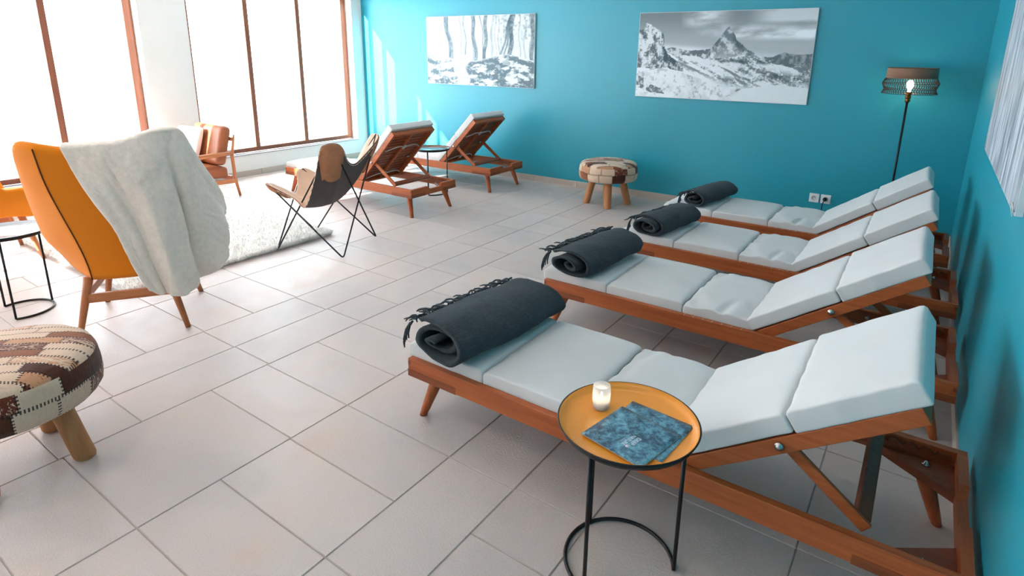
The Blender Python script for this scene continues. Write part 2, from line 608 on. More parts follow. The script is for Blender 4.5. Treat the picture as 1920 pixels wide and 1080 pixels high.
floor = struct(fl.build('floor', ['tile', 'grout'], normals=False))
at = floor.data.attributes.new('tile', 'FLOAT', 'FACE')
at.data.foreach_set('value', tile_vals)

struct(MB().box(((XL + XR) / 2, (YF + YB) / 2, ZC + 0.05), (XR - XL + 0.8, YB - YF + 0.8, 0.1)).build('ceiling', 'ceiling'))
struct(MB().box(((XL + XR) / 2, YB + 0.1, ZC / 2 - 0.05), (XR - XL + 0.6, 0.2, ZC + 0.1)).build('wall_back', 'teal'))
struct(MB().box((XR + 0.1, (YF + YB) / 2, ZC / 2 - 0.05), (0.2, YB - YF, ZC + 0.1)).build('wall_right', 'teal'))
struct(MB().box(((XL + XR) / 2, YF - 0.1, ZC / 2 - 0.05), (XR - XL + 0.6, 0.2, ZC + 0.1)).build('wall_front', 'white_wall'))

# window wall: sill wall, lintel and piers
SILL, HEAD = 0.262, 2.335
wins = [(3.565, 5.87), (0.76, 3.065), (-2.045, 0.26), (-4.85, -2.545)]
wl = MB()
xc, tw = XL - 0.12, 0.24
wl.box((xc, (YF + YB) / 2, SILL / 2 - 0.05), (tw, YB - YF, SILL + 0.1))
wl.box((xc, (YF + YB) / 2, (HEAD + ZC) / 2), (tw, YB - YF, ZC - HEAD))
edges = [YB] + [e for a, b in wins for e in (b, a)] + [YF]
for i in range(0, len(edges), 2):
    b, a = edges[i], edges[i + 1]
    wl.box((xc, (a + b) / 2, (SILL + HEAD) / 2), (tw, b - a, HEAD - SILL))
struct(wl.build('wall_left', 'white_wall'))

for wi, (a, b) in enumerate(wins):
    xf = -7.03
    fr = MB()
    w, d = 0.082, 0.07
    z0, z1 = SILL + 0.012, HEAD
    fr.box((xf, a + w / 2, (z0 + z1) / 2), (d, w, z1 - z0), None, 0.004)
    fr.box((xf, b - w / 2, (z0 + z1) / 2), (d, w, z1 - z0), None, 0.004)
    fr.box((xf, (a + b) / 2, z0 + 0.026), (d, b - a - 2 * w, 0.052), None, 0.004)
    fr.box((xf, (a + b) / 2, z1 - 0.026), (d, b - a - 2 * w, 0.052), None, 0.004)
    fo = struct(fr.build('window_%d' % (wi + 1), 'frame_brown'))
    pw = (b - a - 2 * w - 2 * 0.06) / 3
    for q in range(2):
        yc = a + w + pw * (q + 1) + 0.06 * q + 0.03
        MB().box((xf, yc, (z0 + z1) / 2), (d * 0.9, 0.06, z1 - z0 - 0.104), None, 0.003).build('mullion', 'frame_brown', fo)
    for q in range(3):
        yc = a + w + pw * q + 0.06 * q + pw / 2
        MB().box((xf, yc, (z0 + z1) / 2), (0.012, pw, z1 - z0 - 0.104)).build('window_pane', 'pane', fo)
    MB().box((XL - 0.055, (a + b) / 2, SILL + 0.004), (0.13, b - a - 0.004, 0.012), None, 0.002).build('window_sill', 'sill_metal', fo)

# skirting tiles
def skirting(name, p0, p1, nrm):
    sk = MB()
    p0, p1 = Vector(p0), Vector(p1)
    L = (p1 - p0).length
    n = max(1, round(L / 0.6))
    d = (p1 - p0) / n
    for i in range(n):
        c = p0 + d * (i + 0.5) + Vector(nrm) * 0.005 + Vector((0, 0, 0.035))
        s = [abs(d.x) - 0.003, abs(d.y) - 0.003, 0.07]
        if abs(nrm[0]) > 0.5:
            s[0] = 0.01
        else:
            s[1] = 0.01
        sk.box(c, s, None, 0.0012)
    struct(sk.build(name, 'skirting'))
skirting('baseboard_back', (XL + 0.01, YB, 0), (XR - 0.01, YB, 0), (0, -1, 0))
skirting('baseboard_right', (XR, YF, 0), (XR, YB, 0), (-1, 0, 0))
skirting('baseboard_left', (XL, YF, 0), (XL, YB, 0), (1, 0, 0))

struct(MB().box((-27.2, 2, -0.3), (40, 80, 0.2)).build('terrace', 'terrace'))

# ================================================================== LOUNGERS
LL, LWD = 1.92, 0.63          # length and width of the bed frame

def make_lounger(label, group, ang, prop_d, prop_x, seed):
    """x from -0.96 (foot) to 0.96 (head), y from -0.315 (near) to 0.315"""
    root = thing('sun_lounger', label, 'sun lounger', group=group)
    X = lambda rel: LL / 2 + rel          # rel = distance from the head end (negative)
    hw = LWD / 2
    z0, z1 = 0.198, 0.278
    th = 0.028
    zc, hh = (z0 + z1) / 2, z1 - z0
    for s in (-1, 1):
        MB().box((0, s * (hw - th / 2), zc), (LL, th, hh), None, 0.0025).build('side_rail', 'lw_x', root)
    MB().box((-LL / 2 + th / 2, 0, zc), (th, LWD - 2 * th, hh), None, 0.002).build('foot_rail', 'lw_y', root)
    # head rail with the hand notch
    hr = MB()
    x = LL / 2 - th
    prof = [(-hw + th, z0), (hw - th, z0), (hw - th, z1), (0.115, z1), (0.09, z1 - 0.03), (-0.06, z1 - 0.03), (-0.085, z1), (-hw + th, z1)]
    hr.poly([(x, y, z) for y, z in prof], (th, 0, 0))
    hr.build('head_rail', 'lw_y', root)
    # joints and corner blocks with their bolts, legs
    for sx in (-1, 1):
        for sy in (-1, 1):
            cx, cy = sx * LL / 2, sy * hw
            cb = MB()
            o = 0.0012
            cb.poly([(cx + sx * o, cy + sy * o, z0 - 0.001), (cx - sx * 0.26, cy + sy * o, z0 - 0.001), (cx - sx * 0.26, cy - sy * th, z0 - 0.001),
                     (cx - sx * th, cy - sy * 0.19, z0 - 0.001), (cx + sx * o, cy - sy * 0.19, z0 - 0.001)], (0, 0, 0.031))
            cbo = cb.build('corner_block', 'lw_dark', root)
            MB().lathe([(0, 0.016), (0.006, 0.014), (0.007, 0.006), (0.013, 0.005), (0.013, 0), (0, 0)], 12, (cx - sx * 0.105, cy - sy * 0.075, z0 + 0.03)).build('bolt', 'bolt', cbo)
            lg = MB()
            a = Vector((cx - sx * 0.105, cy - sy * 0.075, z0))
            b = Vector((cx - sx * 0.040, cy - sy * 0.040, 0.0))
            pts, rs = [], []
            for i in range(7):
                t = i / 6
                pts.append(a.lerp(b, t))
                rs.append(lerp(0.029, 0.0165, t))
            lg.tube(pts, rs, 16)
            lgo = lg.build('leg', 'lw_z', root)
            for v in lgo.data.vertices:
                if v.co.z < 0.012:
                    v.co.z = 0.0
                if v.co.z > z0 - 0.012:
                    v.co.z = z0
    for sx in (-1, 1):
        for sy in (-1, 1):
            MB().box((sx * (LL / 2 - 0.008), sy * (hw + 0.0003), 0.258), (0.013, 0.0016, 0.018)).build('finger_joint', 'lw_dark', root)
    # seat slats
    xh = -0.785
    sl = MB()
    n = 19
    for i in range(n):
        xx = lerp(X(-LL + 0.06), X(xh - 0.03), i / (n - 1))
        sl.box((xx, 0, 0.251), (0.044, LWD - 2 * th - 0.002, 0.014), None, 0.002)
    for s in (-1, 1):
        sl.box((X((xh - LL) / 2), s * (hw - th - 0.012), 0.232), (LL + xh - 0.06, 0.022, 0.024))
    sl.build('slat_panel', 'slat_dark', root)
    for i in range(7):
        ties = MB()
        xx = X(lerp(-1.1, xh - 0.04, i / 6))
        ties.tube([(xx, -hw + 0.05, 0.262), (xx - 0.004, -hw + th * 0.5, 0.2795), (xx - 0.006, -hw - 0.001, 0.2785)], 0.0012, 6)
        ties.build('tie_cord', 'cord_white', root)
    # backrest
    ca, sa = math.cos(ang), math.sin(ang)
    hx, hz = X(xh), 0.265
    def BK(d, y, n_):
        return Vector((hx + d * ca - n_ * sa, y, hz + d * sa + n_ * ca))
    R = Matrix(((ca, 0, -sa), (0, 1, 0), (sa, 0, ca)))
    BL = 0.745
    bw = hw - th - 0.004
    bf = MB()
    for s in (-1, 1):
        bf.box(BK(BL / 2, s * (bw - 0.014), -0.024), (BL, 0.028, 0.048), R, 0.003)
    bf.box(BK(BL - 0.016, 0, -0.026), (0.03, 2 * bw - 0.056, 0.042), R, 0.002)
    bf.box(BK(0.02, 0, -0.026), (0.03, 2 * bw - 0.056, 0.042), R, 0.002)
    bf.box(BK(BL / 2, 0, -0.026), (BL - 0.06, 0.03, 0.02), R, 0.002)
    bfo = bf.build('backrest_frame', 'lw_x', root)
    bs = MB()
    n = 15
    for i in range(n):
        d = lerp(0.06, BL - 0.055, i / (n - 1))
        bs.box(BK(d, 0, -0.009), (0.037, 2 * bw - 0.056, 0.012), R, 0.0015)
    bs.build('backrest_slats', 'slat_dark', root)
    for d0 in (0.10, 0.52):
        stp = MB()
        for s in (-1, 1):
            pts = []
            for i in range(11):
                t = i / 10
                pts.append(BK(d0 + 0.05 * math.sin(t * PI) - 0.03 * t, s * lerp(0.0, bw - 0.05, t), -0.042 - 0.012 * math.sin(t * PI)))
            stp.tube(pts, 0.0055, 6)
        stp.box(BK(d0, 0, -0.043), (0.05, 0.02, 0.012), R)
        stp.build('elastic_strap', 'cord_white', root)
    # props and crossbar
    px, pz = X(prop_x), 0.294
    for s in (-1, 1):
        a = BK(prop_d, s * (bw - 0.038), -0.022)
        b = Vector((px + 0.012, s * (bw - 0.038), pz - 0.012))
        po = MB().beam(a + (a - b).normalized() * 0.018, b + (b - a).normalized() * 0.02, 0.016, 0.036, (0, 0, 1), 0.004).build('prop', 'lw_x', root)
        bo = MB()
        bo.tube([a + Vector((0, -0.052, 0)), a + Vector((0, 0.052, 0))], 0.008, 12)
        bo.tube([a + Vector((0, -0.047, 0)), a + Vector((0, -0.043, 0))], 0.013, 12)
        bo.tube([a + Vector((0, 0.043, 0)), a + Vector((0, 0.047, 0))], 0.013, 12)
        bo.build('bolt', 'bolt', po)
        tb = Vector((X(-0.36), s * (hw - th - 0.004), 0.245))
        MB().tube([tb, tb + Vector((0, -s * 0.008, 0))], 0.012, 12).build('bolt', 'bolt', root)
        # saw-tooth rest on the inside of the side rail
        rk = MB()
        prof = [(-0.34, 0.222), (-0.04, 0.222), (-0.04, 0.258)]
        for i in range(6):
            xx = -0.06 - i * 0.045
            prof += [(xx, 0.266), (xx - 0.016, 0.266), (xx - 0.024, 0.25)]
        rk.poly([(X(p), s * (hw - th), z) for p, z in prof], (0, -s * 0.014, 0))
        rk.build('prop_rack', 'lw_dark', root)
    MB().box((px + 0.012, 0, 0.286), (0.042, 2 * bw - 0.10, 0.024), Matrix.Rotation(0.55, 3, 'Y'), 0.003).build('crossbar', 'lw_dark', root)
    # mattress in five stitched sections
    rr = random.Random(seed)
    T = 0.062
    MWD = 0.572
    def wrinkle(p, k, L):
        q = Vector((p.x * 3 + seed * 3.1 + k * 5.7, p.y * 3, k * 1.7))
        d = 0.004 * mnoise.noise(q)
        topness = sstep(-0.01, 0.02, p.z)
        amp = {0: 0.002, 1: 0.004, 2: 0.016, 3: 0.003, 4: 0.003}[k]
        # pulled folds running from the near seam
        ph = (p.x * 0.55 + p.y * 0.35) * 26 + 3.5 * mnoise.noise(Vector((p.x * 4, p.y * 4, seed + k)))
        d += amp * (abs(math.sin(ph)) ** 3) * (-0.7) * sstep(-0.25, 0.12, mnoise.noise(Vector((p.x * 5 + k, p.y * 5, seed * 1.3)))) * topness
        edge = sstep(L * 0.36, L * 0.5, abs(p.x))
        d += 0.004 * edge * math.sin(p.y * 55 + seed + k) * topness * (1 if k == 2 else 0.4)
        d -= 0.009 * sstep(L * 0.5 - 0.016, L * 0.5, abs(p.x)) * topness
        side = sstep(MWD * 0.42, MWD * 0.5, abs(p.y))
        return d, side * 0.004 * mnoise.noise(Vector((p.x * 16, seed, k * 3.3)))
    cuts = [-1.945, -1.545, -1.125, -0.785]
    for k in range(3):
        a, b = X(cuts[k]), X(cuts[k + 1])
        L = b - a
        def place(p, k=k, a=a, b=b, L=L):
            d, sy = wrinkle(p, k, L)
            return Vector(((a + b) / 2 + p.x, p.y + sy * (1 if p.y > 0 else -1), 0.268 + T / 2 + p.z + d))
        MB().pillow(place, L - 0.003, MWD, T, 0.008, 30, 32, 4, 0.007).build('mattress_section', 'mattress', root)
    bcuts = [0.0, 0.42, 0.775]
    for k in range(2):
        a, b = bcuts[k], bcuts[k + 1]
        L = b - a
        def place(p, k=k, a=a, b=b, L=L):
            d, sy = wrinkle(p, k + 3, L)
            return BK((a + b) / 2 + p.x, p.y + sy, 0.004 + T / 2 + p.z + d)
        MB().pillow(place, L - 0.003, MWD, T + 0.008 * k, 0.008, 30, 32, 4, 0.005).build('mattress_section', 'mattress', root)
    return root

near = make_lounger('sun lounger with white mattress in the foreground beside the yellow tray table', 'loungers along the teal side wall', math.radians(35), 0.36, -0.265, 1)
NEAR = [(0.267, 1.612), (0.25, 2.722), (0.265, 3.690), (0.232, 4.622)]
near_lab = [None, 'white sun lounger second from the yellow tray table, rolled blanket showing an open roll end',
            'white sun lounger third from the yellow tray table, between two other loungers',
            'white sun lounger closest to the floor lamp and the wall sockets']
near.location = (NEAR[0][0] - LL / 2, NEAR[0][1] + LWD / 2, 0)
for i in (1, 2, 3):
    dup(near, (NEAR[i][0] - LL / 2, NEAR[i][1] + LWD / 2, 0), 0, near_lab[i])
far = make_lounger('wooden sun lounger with steep raised back behind the butterfly chair, away from the back wall', 'loungers by the window', math.radians(45.6), 0.31, -0.30, 7)
far.location = (-3.85 - LL / 2, 3.88 + LWD / 2, 0)
dup(far, (-3.90 - LL / 2, 5.165 + LWD / 2, 0), 0, 'wooden sun lounger with steep raised back right against the back wall')

# ================================================================== ROLLED BLANKETS
def make_roll(label, loc, rotz, L, rx, rz, turns, seed, fringe_ang, fold=0.0):
    root = thing('rolled_blanket', label, 'blanket', loc, rotz, 'rolled blankets on the loungers')
    rr = random.Random(seed)
    n = int(turns * 56)
    thk = 0.15
    a_end = math.radians(fringe_ang)
    def rad(t, f):
        # t along the strip 0..1 (inner to outer); f: 0 inner face, 1 outer face
        r = lerp(0.16, 1.0, t ** 0.85)
        return r - (1 - f) * thk
    prof = []
    for i in range(n + 1):
        t = i / n
        prof.append((t, 1))
    for i in range(n, -1, -1):
        prof.append((i / n, 0))
    NP = len(prof)
    NL = 64
    def P(k, v):
        t, f = prof[k]
        th = a_end - (1 - t) * turns * 2 * PI
        r = max(0.02, rad(t, f))
        y = (v - 0.5) * L
        off = 0.025 * math.sin(t * 9 + seed) * (1 if v > 0.5 else -1) * abs(v - 0.5) * 2
        wob = 1 + 0.07 * mnoise.noise(Vector((math.cos(th) * 1.3, math.sin(th) * 1.3 + seed, v * 3.0)))
        sag = 1 + 0.10 * mnoise.noise(Vector((seed * 2.2, v * 2.2, 0.3)))
        x = r * rx * math.cos(th) * wob
        z = r * rz * math.sin(th) * wob * sag
        zz = max(z, -rz * 0.80)
        x *= 1 + 0.18 * sstep(0, -1, z / rz)
        q = Vector((x * 11 + seed, y * 9, z * 11))
        lump = 0.006 * mnoise.noise(q) + 0.0022 * mnoise.noise(q * 5.5)
        k_ = f * 2 - 1
        return Vector((x + k_ * lump * math.cos(th), y + off, max(0.0, zz + k_ * lump * math.sin(th) + rz * 0.80)))
    b = MB()
    verts = [P(k, j / NL) for j in range(NL + 1) for k in range(NP)]
    faces = []
    for j in range(NL):
        for k in range(NP):
            k2 = (k + 1) % NP
            faces.append([j * NP + k, j * NP + k2, (j + 1) * NP + k2, (j + 1) * NP + k])
    for j, fl_ in ((0, False), (NL, True)):
        for i in range(n):
            q = [j * NP + i, j * NP + i + 1, j * NP + NP - 2 - i, j * NP + NP - 1 - i]
            faces.append(q if not fl_ else q[::-1])
    b._add(verts, faces, True)
    b.build('blanket_roll', 'blanket', root)
    fr = MB()
    N = 40
    for i in range(N):
        v = (i + 0.5 + rr.uniform(-0.3, 0.3)) / N
        ln = rr.uniform(0.42, 0.75)
        sway = rr.uniform(-0.6, 0.6)
        fl_ = (0.34, 0.10, 0.22, 0.05)
        pts = []
        y0 = (v - 0.5) * L
        for s in range(7):
            t = s / 6
            th = a_end + t * ln - 0.05
            base = P(n, v)
            r = 1.03 + 0.05 * math.sin(t * 7 + i) + fl_[i % 4] * t
            p = Vector((r * rx * math.cos(th), base.y + sway * 0.05 * t + 0.004 * math.sin(t * 9 + i), max(0.004, r * rz * math.sin(th) + rz * 0.80)))
            pts.append(p)
        fr.tube(pts, [0.0048] * 5 + [0.0042, 0.0025], 5)
    for e in (0, 1):
        for i in range(5):
            th = a_end + 0.15 + 0.16 * i
            y = (e - 0.5) * L
            p0 = Vector((rx * 1.0 * math.cos(th), y, rz * math.sin(th) + rz * 0.8))
            sg = -1 if e == 0 else 1
            fr.tube([p0, p0 + Vector((-0.004, sg * 0.014, -0.018)), p0 + Vector((-0.008, sg * 0.02, -0.05)), p0 + Vector((-0.008, sg * 0.018, -0.075))], [0.0055, 0.0055, 0.005, 0.003], 5)
    fr.build('fringe', 'blanket', root)
    return root
ZM = 0.338
make_roll('dark slate blanket rolled up on the foreground lounger, largest in view', (-1.440, 1.912, ZM), math.radians(-6), 0.62, 0.182, 0.086, 2.2, 1, 138)
make_roll('dark slate blanket with open flattened roll end, second from the tray table', (-1.475, 3.000, ZM), math.radians(-7), 0.60, 0.156, 0.082, 2.0, 4, 130)
make_roll('dark slate blanket with tight spiral roll end, third from the tray table', (-1.42, 3.965, ZM), math.radians(-10), 0.54, 0.134, 0.074, 2.6, 9, 150)
make_roll('dark slate blanket roll on the lounger nearest the wall sockets', (-1.43, 4.955, ZM), math.radians(-10), 0.54, 0.120, 0.072, 2.4, 13, 155)

# ================================================================== TRAY TABLES
def make_tray_table(label, loc, rotz, R, H, rb, angs, gap_c, gap_w, mat_in):
    root = thing('tray_table', label, 'side table', loc, rotz, 'round tray tables with wire legs')
    outer = MB().lathe([(0, H - 0.014), (R * 0.86, H - 0.014), (R * 0.95, H - 0.009), (R, H + 0.012), (R - 0.0035, H + 0.0135), (R * 0.945, H - 0.004), (R * 0.86, H - 0.0092), (0, H - 0.0092)], 72)
    outer.build('tray', 'black_metal', root)
    MB().lathe([(0, H - 0.0090), (R * 0.86, H - 0.0090), (R * 0.938, H - 0.0036), (R - 0.0046, H + 0.0122), (R - 0.0052, H + 0.0128), (R * 0.94, H - 0.0022), (R * 0.86, H - 0.0078), (0, H - 0.0078)], 72).build('tray_enamel', mat_in, root)
    rr = 0.0062
    ring = MB()
    a0, a1 = gap_c + gap_w / 2, gap_c - gap_w / 2 + 2 * PI
    pts = [(rb * math.cos(lerp(a0, a1, i / 48)), rb * math.sin(lerp(a0, a1, i / 48)), rr) for i in range(49)]
    ring.tube(pts, rr, 10)
    ring.build('base_ring', 'black_metal', root)
    for a in angs:
        MB().tube([(rb * math.cos(a), rb * math.sin(a), rr), (rb * math.cos(a), rb * math.sin(a), H - 0.0145)], rr, 10).build('leg', 'black_metal', root)
    return root
D = math.radians
TT = (-0.585, 1.438)
make_tray_table('yellow round tray table on thin black legs in front of the nearest lounger', (TT[0], TT[1], 0), 0, 0.205, 0.492, 0.166, [D(22), D(150), D(258)], D(-40), D(124), 'tray_yellow')
make_tray_table('brown round tray table standing between the two loungers by the window', (-4.45, 4.82, 0), 0, 0.205, 0.492, 0.166, [D(-62), D(44), D(150)], D(-115), D(106), 'tray_brown')
make_tray_table('pale topped round tray table with wire legs at the left photo edge', (-4.29, 1.03, 0), 0, 0.205, 0.492, 0.150, [D(-30), D(95), D(200)], D(265), D(130), 'tray_grey')

# candle
cd = thing('candle_holder', 'frosted glass candle holder with a lit candle on the yellow tray', 'candle', (-0.688, 1.470, 0.4842))
prof = [(0, 0), (0.020, 0), (0.0235, 0.006), (0.027, 0.028), (0.0275, 0.048), (0.0255, 0.078), (0.0235, 0.078), (0.0255, 0.048), (0.025, 0.028), (0.0215, 0.009), (0, 0.007)]
MB().lathe(prof, 40).build('glass_cup', 'frost', cd)
MB().lathe([(0, 0.009), (0.0185, 0.0092), (0.0188, 0.03), (0.017, 0.031), (0, 0.0295)], 32).build('wax_candle', 'wax', cd)
MB().lathe([(0, 0.0325), (0.0028, 0.036), (0.0036, 0.040), (0.0024, 0.047), (0.0008, 0.055), (0, 0.057)], 16).build('flame', 'flame', cd)
MB().tube([(0, 0, 0.0295), (0.0004, 0, 0.035)], 0.0007, 6).build('wick', 'black_plastic', cd)

# brochures
def brochure(label, c, ang, z, w, h, text):
    root = thing('brochure', label, 'brochure', (c[0], c[1], z), ang, 'brochures on the yellow tray')
    MB().box((0, 0, 0.0012), (w - 0.001, h - 0.001, 0.0022)).build('pages', 'paper', root)
    cv = MB()
    def top(u, v):
        return Vector(((u - 0.5) * w, (v - 0.5) * h, 0.0026 + 0.0012 * math.sin(u * PI) * (v - 0.2) ** 2))
    cv.grid(top, 14, 14)
    cv.build('cover', 'cover', root, mods=solidify(0.0004, -1))
    if text:
        def txt(s, size, x, y, mat, nm):
            cu = bpy.data.curves.new(nm, 'FONT')
            cu.body = s
            cu.size = size
            cu.align_x = 'LEFT'
            tmp = bpy.data.objects.new(nm + '_t', cu)
            COL.objects.link(tmp)
            dg = bpy.context.evaluated_depsgraph_get()
            me = bpy.data.meshes.new_from_object(tmp.evaluated_get(dg))
            bpy.data.objects.remove(tmp)
            o = bpy.data.objects.new(nm, me)
            COL.objects.link(o)
            me.materials.clear()
            me.materials.append(M[mat])
            o.parent = root
            o.location = (x, y, 0.0036)
            o.rotation_euler = (0, 0, D(-103) - ang)
            return o
        d = Vector((math.cos(D(-103) - ang), math.sin(D(-103) - ang)))
        n = Vector((-d.y, d.x))
        st = Vector((0.022, 0.004))
        def at_(a, b):
            p = st + d * a + n * b
            return p.x, p.y
        txt('DEEP', 0.0175, *at_(0, 0), 'print_white', 'lettering')
        txt('NATURE', 0.0150, *at_(0, -0.0155), 'print_white', 'lettering')
        dot = MB()
        p = at_(0.054, 0.003)
        dot.lathe([(0, 0.0), (0.0056, 0.0), (0.0056, 0.0004), (0, 0.0004)], 20, (p[0], p[1], 0.0036))
        dot.build('round_emblem', 'print_pink', root)
        sm = MB()
        for i in range(13):
            if i in (5,):
                continue
            q = st + d * (0.004 * i + 0.004) + n * (-0.024)
            sm.box((q.x, q.y, 0.0037), (0.0008, 0.0022, 0.0003), Matrix.Rotation(D(-13) - ang, 3, 'Z'))
        sm.build('small_print', 'print_white', root)
    return root
brochure('dark blue brochure lying underneath another one on the yellow tray, corner sticking out', (-0.532, 1.447), D(-5), 0.4845, 0.200, 0.205, False)
brochure('dark blue brochure with white lettering lying on top on the yellow tray', (-0.555, 1.392), D(-11), 0.4885, 0.200, 0.195, True)

# ================================================================== COWHIDE STOOLS
def make_stool(label, loc, rotz, seed):
    root = thing('cowhide_stool', label, 'stool', loc, rotz, 'cowhide patchwork stools')
    R = 0.30
    prof = [(0, 0.268), (0.18, 0.266), (0.255, 0.264), (0.283, 0.272), (0.297, 0.295), (0.302, 0.33), (0.301, 0.37), (0.296, 0.405), (0.284, 0.430), (0.262, 0.446), (0.225, 0.456), (0.15, 0.463), (0.07, 0.466), (0, 0.467)]
    # resample the profile finely
    P = []
    for i in range(len(prof) - 1):
        for s in range(4):
            t = s / 4
            P.append((lerp(prof[i][0], prof[i + 1][0], t), lerp(prof[i][1], prof[i + 1][1], t)))
    P.append(prof[-1])
    b = MB()
    b.lathe(P, 96)
    for v in b.bm.verts:
        q = v.co
        n = mnoise.noise(Vector((q.x * 6, q.y * 6, q.z * 6 + seed))) * 0.006 + mnoise.noise(Vector((q.x * 30, q.y * 30, q.z * 30 + seed))) * 0.0022
        dirv = Vector((q.x, q.y, (q.z - 0.36) * 1.5))
        if dirv.length > 1e-6:
            v.co = q + dirv.normalized() * n
    for f in b.bm.faces:
        c = f.calc_center_median()
        f.material_index = 0 if (c.z > 0.418) else 1
    b.build('patchwork_seat', ['hide_top', 'hide_side'], root)
    for k in range(4):
        a = PI / 2 * k
        l = MB()
        def lf(u, v, a=a, k=k):
            th = 2 * PI * u
            rc = lerp(0.215, 0.15, v)
            r = 0.038 * (1 + 0.05 * mnoise.noise(Vector((math.cos(th) * 1.5, math.sin(th) * 1.5, v * 2 + k * 7 + seed))))
            r *= 1 - 0.12 * sstep(0.04, 0.0, v)
            return Vector((rc * math.cos(a) + r * math.cos(th), rc * math.sin(a) + r * math.sin(th), 0.27 * v))
        l.grid(lf, 24, 24, wrap_u=True)
        l._add([lf(q / 24, 0) for q in range(24)], [list(range(24))[::-1]])
        l.build('log_leg', 'log', root)
    return root
make_stool('round cowhide patchwork stool in the left foreground, cut off by the photo edge', (-2.63, 0.53, 0), D(46), 2)
make_stool('round cowhide patchwork stool on log legs against the back wall', (-2.66, 5.547, 0), D(28), 8)

# ================================================================== ORANGE SHELL ARMCHAIRS
def shell_pt(s, t, out=0.0):
    """local: +x forward, +y to the sitter's left; s -1..1 around, t 0..1 up"""
    a = abs(s)
    sg = 1 if s >= 0 else -1
    zt = 1.045 + 0.03 * sstep(0.2, 0.58, a) - 0.515 * sstep(0.60, 0.88, a)
    zb = 0.325 + 0.05 * sstep(0.45, 0.75, a) - 0.03 * sstep(0.8, 1.0, a)
    z = lerp(zb, zt, t)
    h = (z - 0.325) / 0.72
    xb = -0.245 - 0.20 * h ** 1.25
    hb = lerp(0.165, 0.245, sstep(0, 0.9, h))           # half width of the flat back panel
    W = lerp(0.31, 0.425, sstep(-0.05, 0.34, h)) - 0.05 * sstep(0.42, 0.95, h)             # outer half width
    Dp = lerp(0.52, 0.24, sstep(0.35, 1.0, h))          # how far the wings reach forward
    sb = 0.45
    if a < sb:
        x = xb - 0.02 * (1 - (a / sb) ** 2)
        y = hb * a / sb
    else:
        u = (a - sb) / (1 - sb)
        x = xb + Dp * u
        y = hb + (W - hb) * math.sin(min(1, u * 1.5) * PI / 2) + 0.02 * math.sin(u * PI)
    return Vector((x, sg * y, z))

def shell_n(s, t):
    e = 0.01
    ds = shell_pt(min(1, s + e), t) - shell_pt(max(-1, s - e), t)
    dt = shell_pt(s, min(1, t + e)) - shell_pt(s, max(0, t - e))
    n = ds.cross(dt)
    n.normalize()
    c = shell_pt(s, t)
    if n.dot(Vector((c.x + 0.02, c.y, 0))) < 0:
        n = -n
    return n

def make_shell_chair(label, loc, rotz):
    root = thing('shell_armchair', label, 'armchair', loc, rotz, 'orange shell armchairs')
    sh = MB()
    NU, NV, th = 72, 30, 0.045
    # closed shell: outer, rim and inner skins
    def fn(i, j):
        s = -1 + 2 * i / NU
        return s, j
    verts = []
    rows = []
    for j in range(NV + 1):
        rows.append([(0.0, j / NV)] * 1)
    def row(t, o):
        return [shell_pt(-1 + 2 * i / NU, t) - shell_n(-1 + 2 * i / NU, t) * o + (Vector((0, 0, 0.018 * math.sin(min(1, o / th) * PI))) if t > 0.995 else Vector()) for i in range(NU + 1)]
    seq = [(j / NV, 0.0) for j in range(NV + 1)] + [(1.0, th * 0.3), (1.0, th * 0.7)] + [(j / NV, th) for j in range(NV, -1, -1)]
    grid_rows = [row(t, o) for t, o in seq]
    W = NU + 1
    verts = [v for r in grid_rows for v in r]
    faces = []
    for j in range(len(seq) - 1):
        for i in range(NU):
            faces.append([j * W + i, j * W + i + 1, (j + 1) * W + i + 1, (j + 1) * W + i])
    n = len(seq)
    for i in range(NU):
        faces.append([i, (n - 1) * W + i, (n - 1) * W + i + 1, i + 1])
    for e in (0, NU):
        for j in range(n // 2):
            faces.append([j * W + e, (j + 1) * W + e, (n - 2 - j) * W + e, (n - 1 - j) * W + e])
    sh._add(verts, faces, True)
    so = sh.build('shell', 'orange_cloth', root)
    sm = MB()
    for sg in (-1, 1):
        sm.tube([shell_pt(sg * 0.45, t / 24) + shell_n(sg * 0.45, t / 24) * 0.001 for t in range(25)], 0.0035, 6)
    sm.build('seam', 'seam', so)
    # seat bottom and cushion
    def under(p):
        return Vector((p.x + 0.04, p.y * (1 + 0.35 * sstep(-0.25, 0.2, p.x)), p.z + 0.365))
    MB().pillow(under, 0.50, 0.30, 0.05, 0.02, 12, 12, 3).build('seat_base', 'orange_cloth', root)
    def cush(p):
        return Vector((p.x + 0.09, p.y * (1 + 0.3 * sstep(-0.2, 0.1, p.x)), p.z + 0.42))
    MB().pillow(cush, 0.52, 0.38, 0.10, 0.04, 16, 16, 4, 0.02).build('seat_cushion', 'orange_cloth', root)
    # oak legs and stretchers
    fx, bx, yy = 0.27, -0.283, 0.262
    for sg in (-1, 1):
        for (x0, xt, zt) in ((fx, 0.20, 0.35), (bx, -0.235, 0.335)):
            a = Vector((xt, sg * 0.185, zt))
            b = Vector((x0, sg * yy, 0))
            MB().tube([a.lerp(b, i / 5) for i in range(6)], [lerp(0.024, 0.014, i / 5) for i in range(6)], 14).build('leg', 'oak_z', root)
        MB().beam((0.225, sg * 0.21, 0.235), (-0.255, sg * 0.21, 0.235), 0.022, 0.045).build('stretcher', 'oak_x', root)
    for xx in (-0.252,):
        MB().beam((xx, -0.205, 0.225), (xx, 0.205, 0.225), 0.022, 0.05).build('stretcher', 'oak_y', root)
    return root
CH1 = (-3.66, 1.44, 0)
CH1_ROT = D(145)
make_shell_chair('orange shell armchair seen from behind with a cream fleece throw over its back', CH1, CH1_ROT)
make_shell_chair('orange shell armchair at the left edge behind the pale tray table', (-5.55, 1.19, 0), D(88))

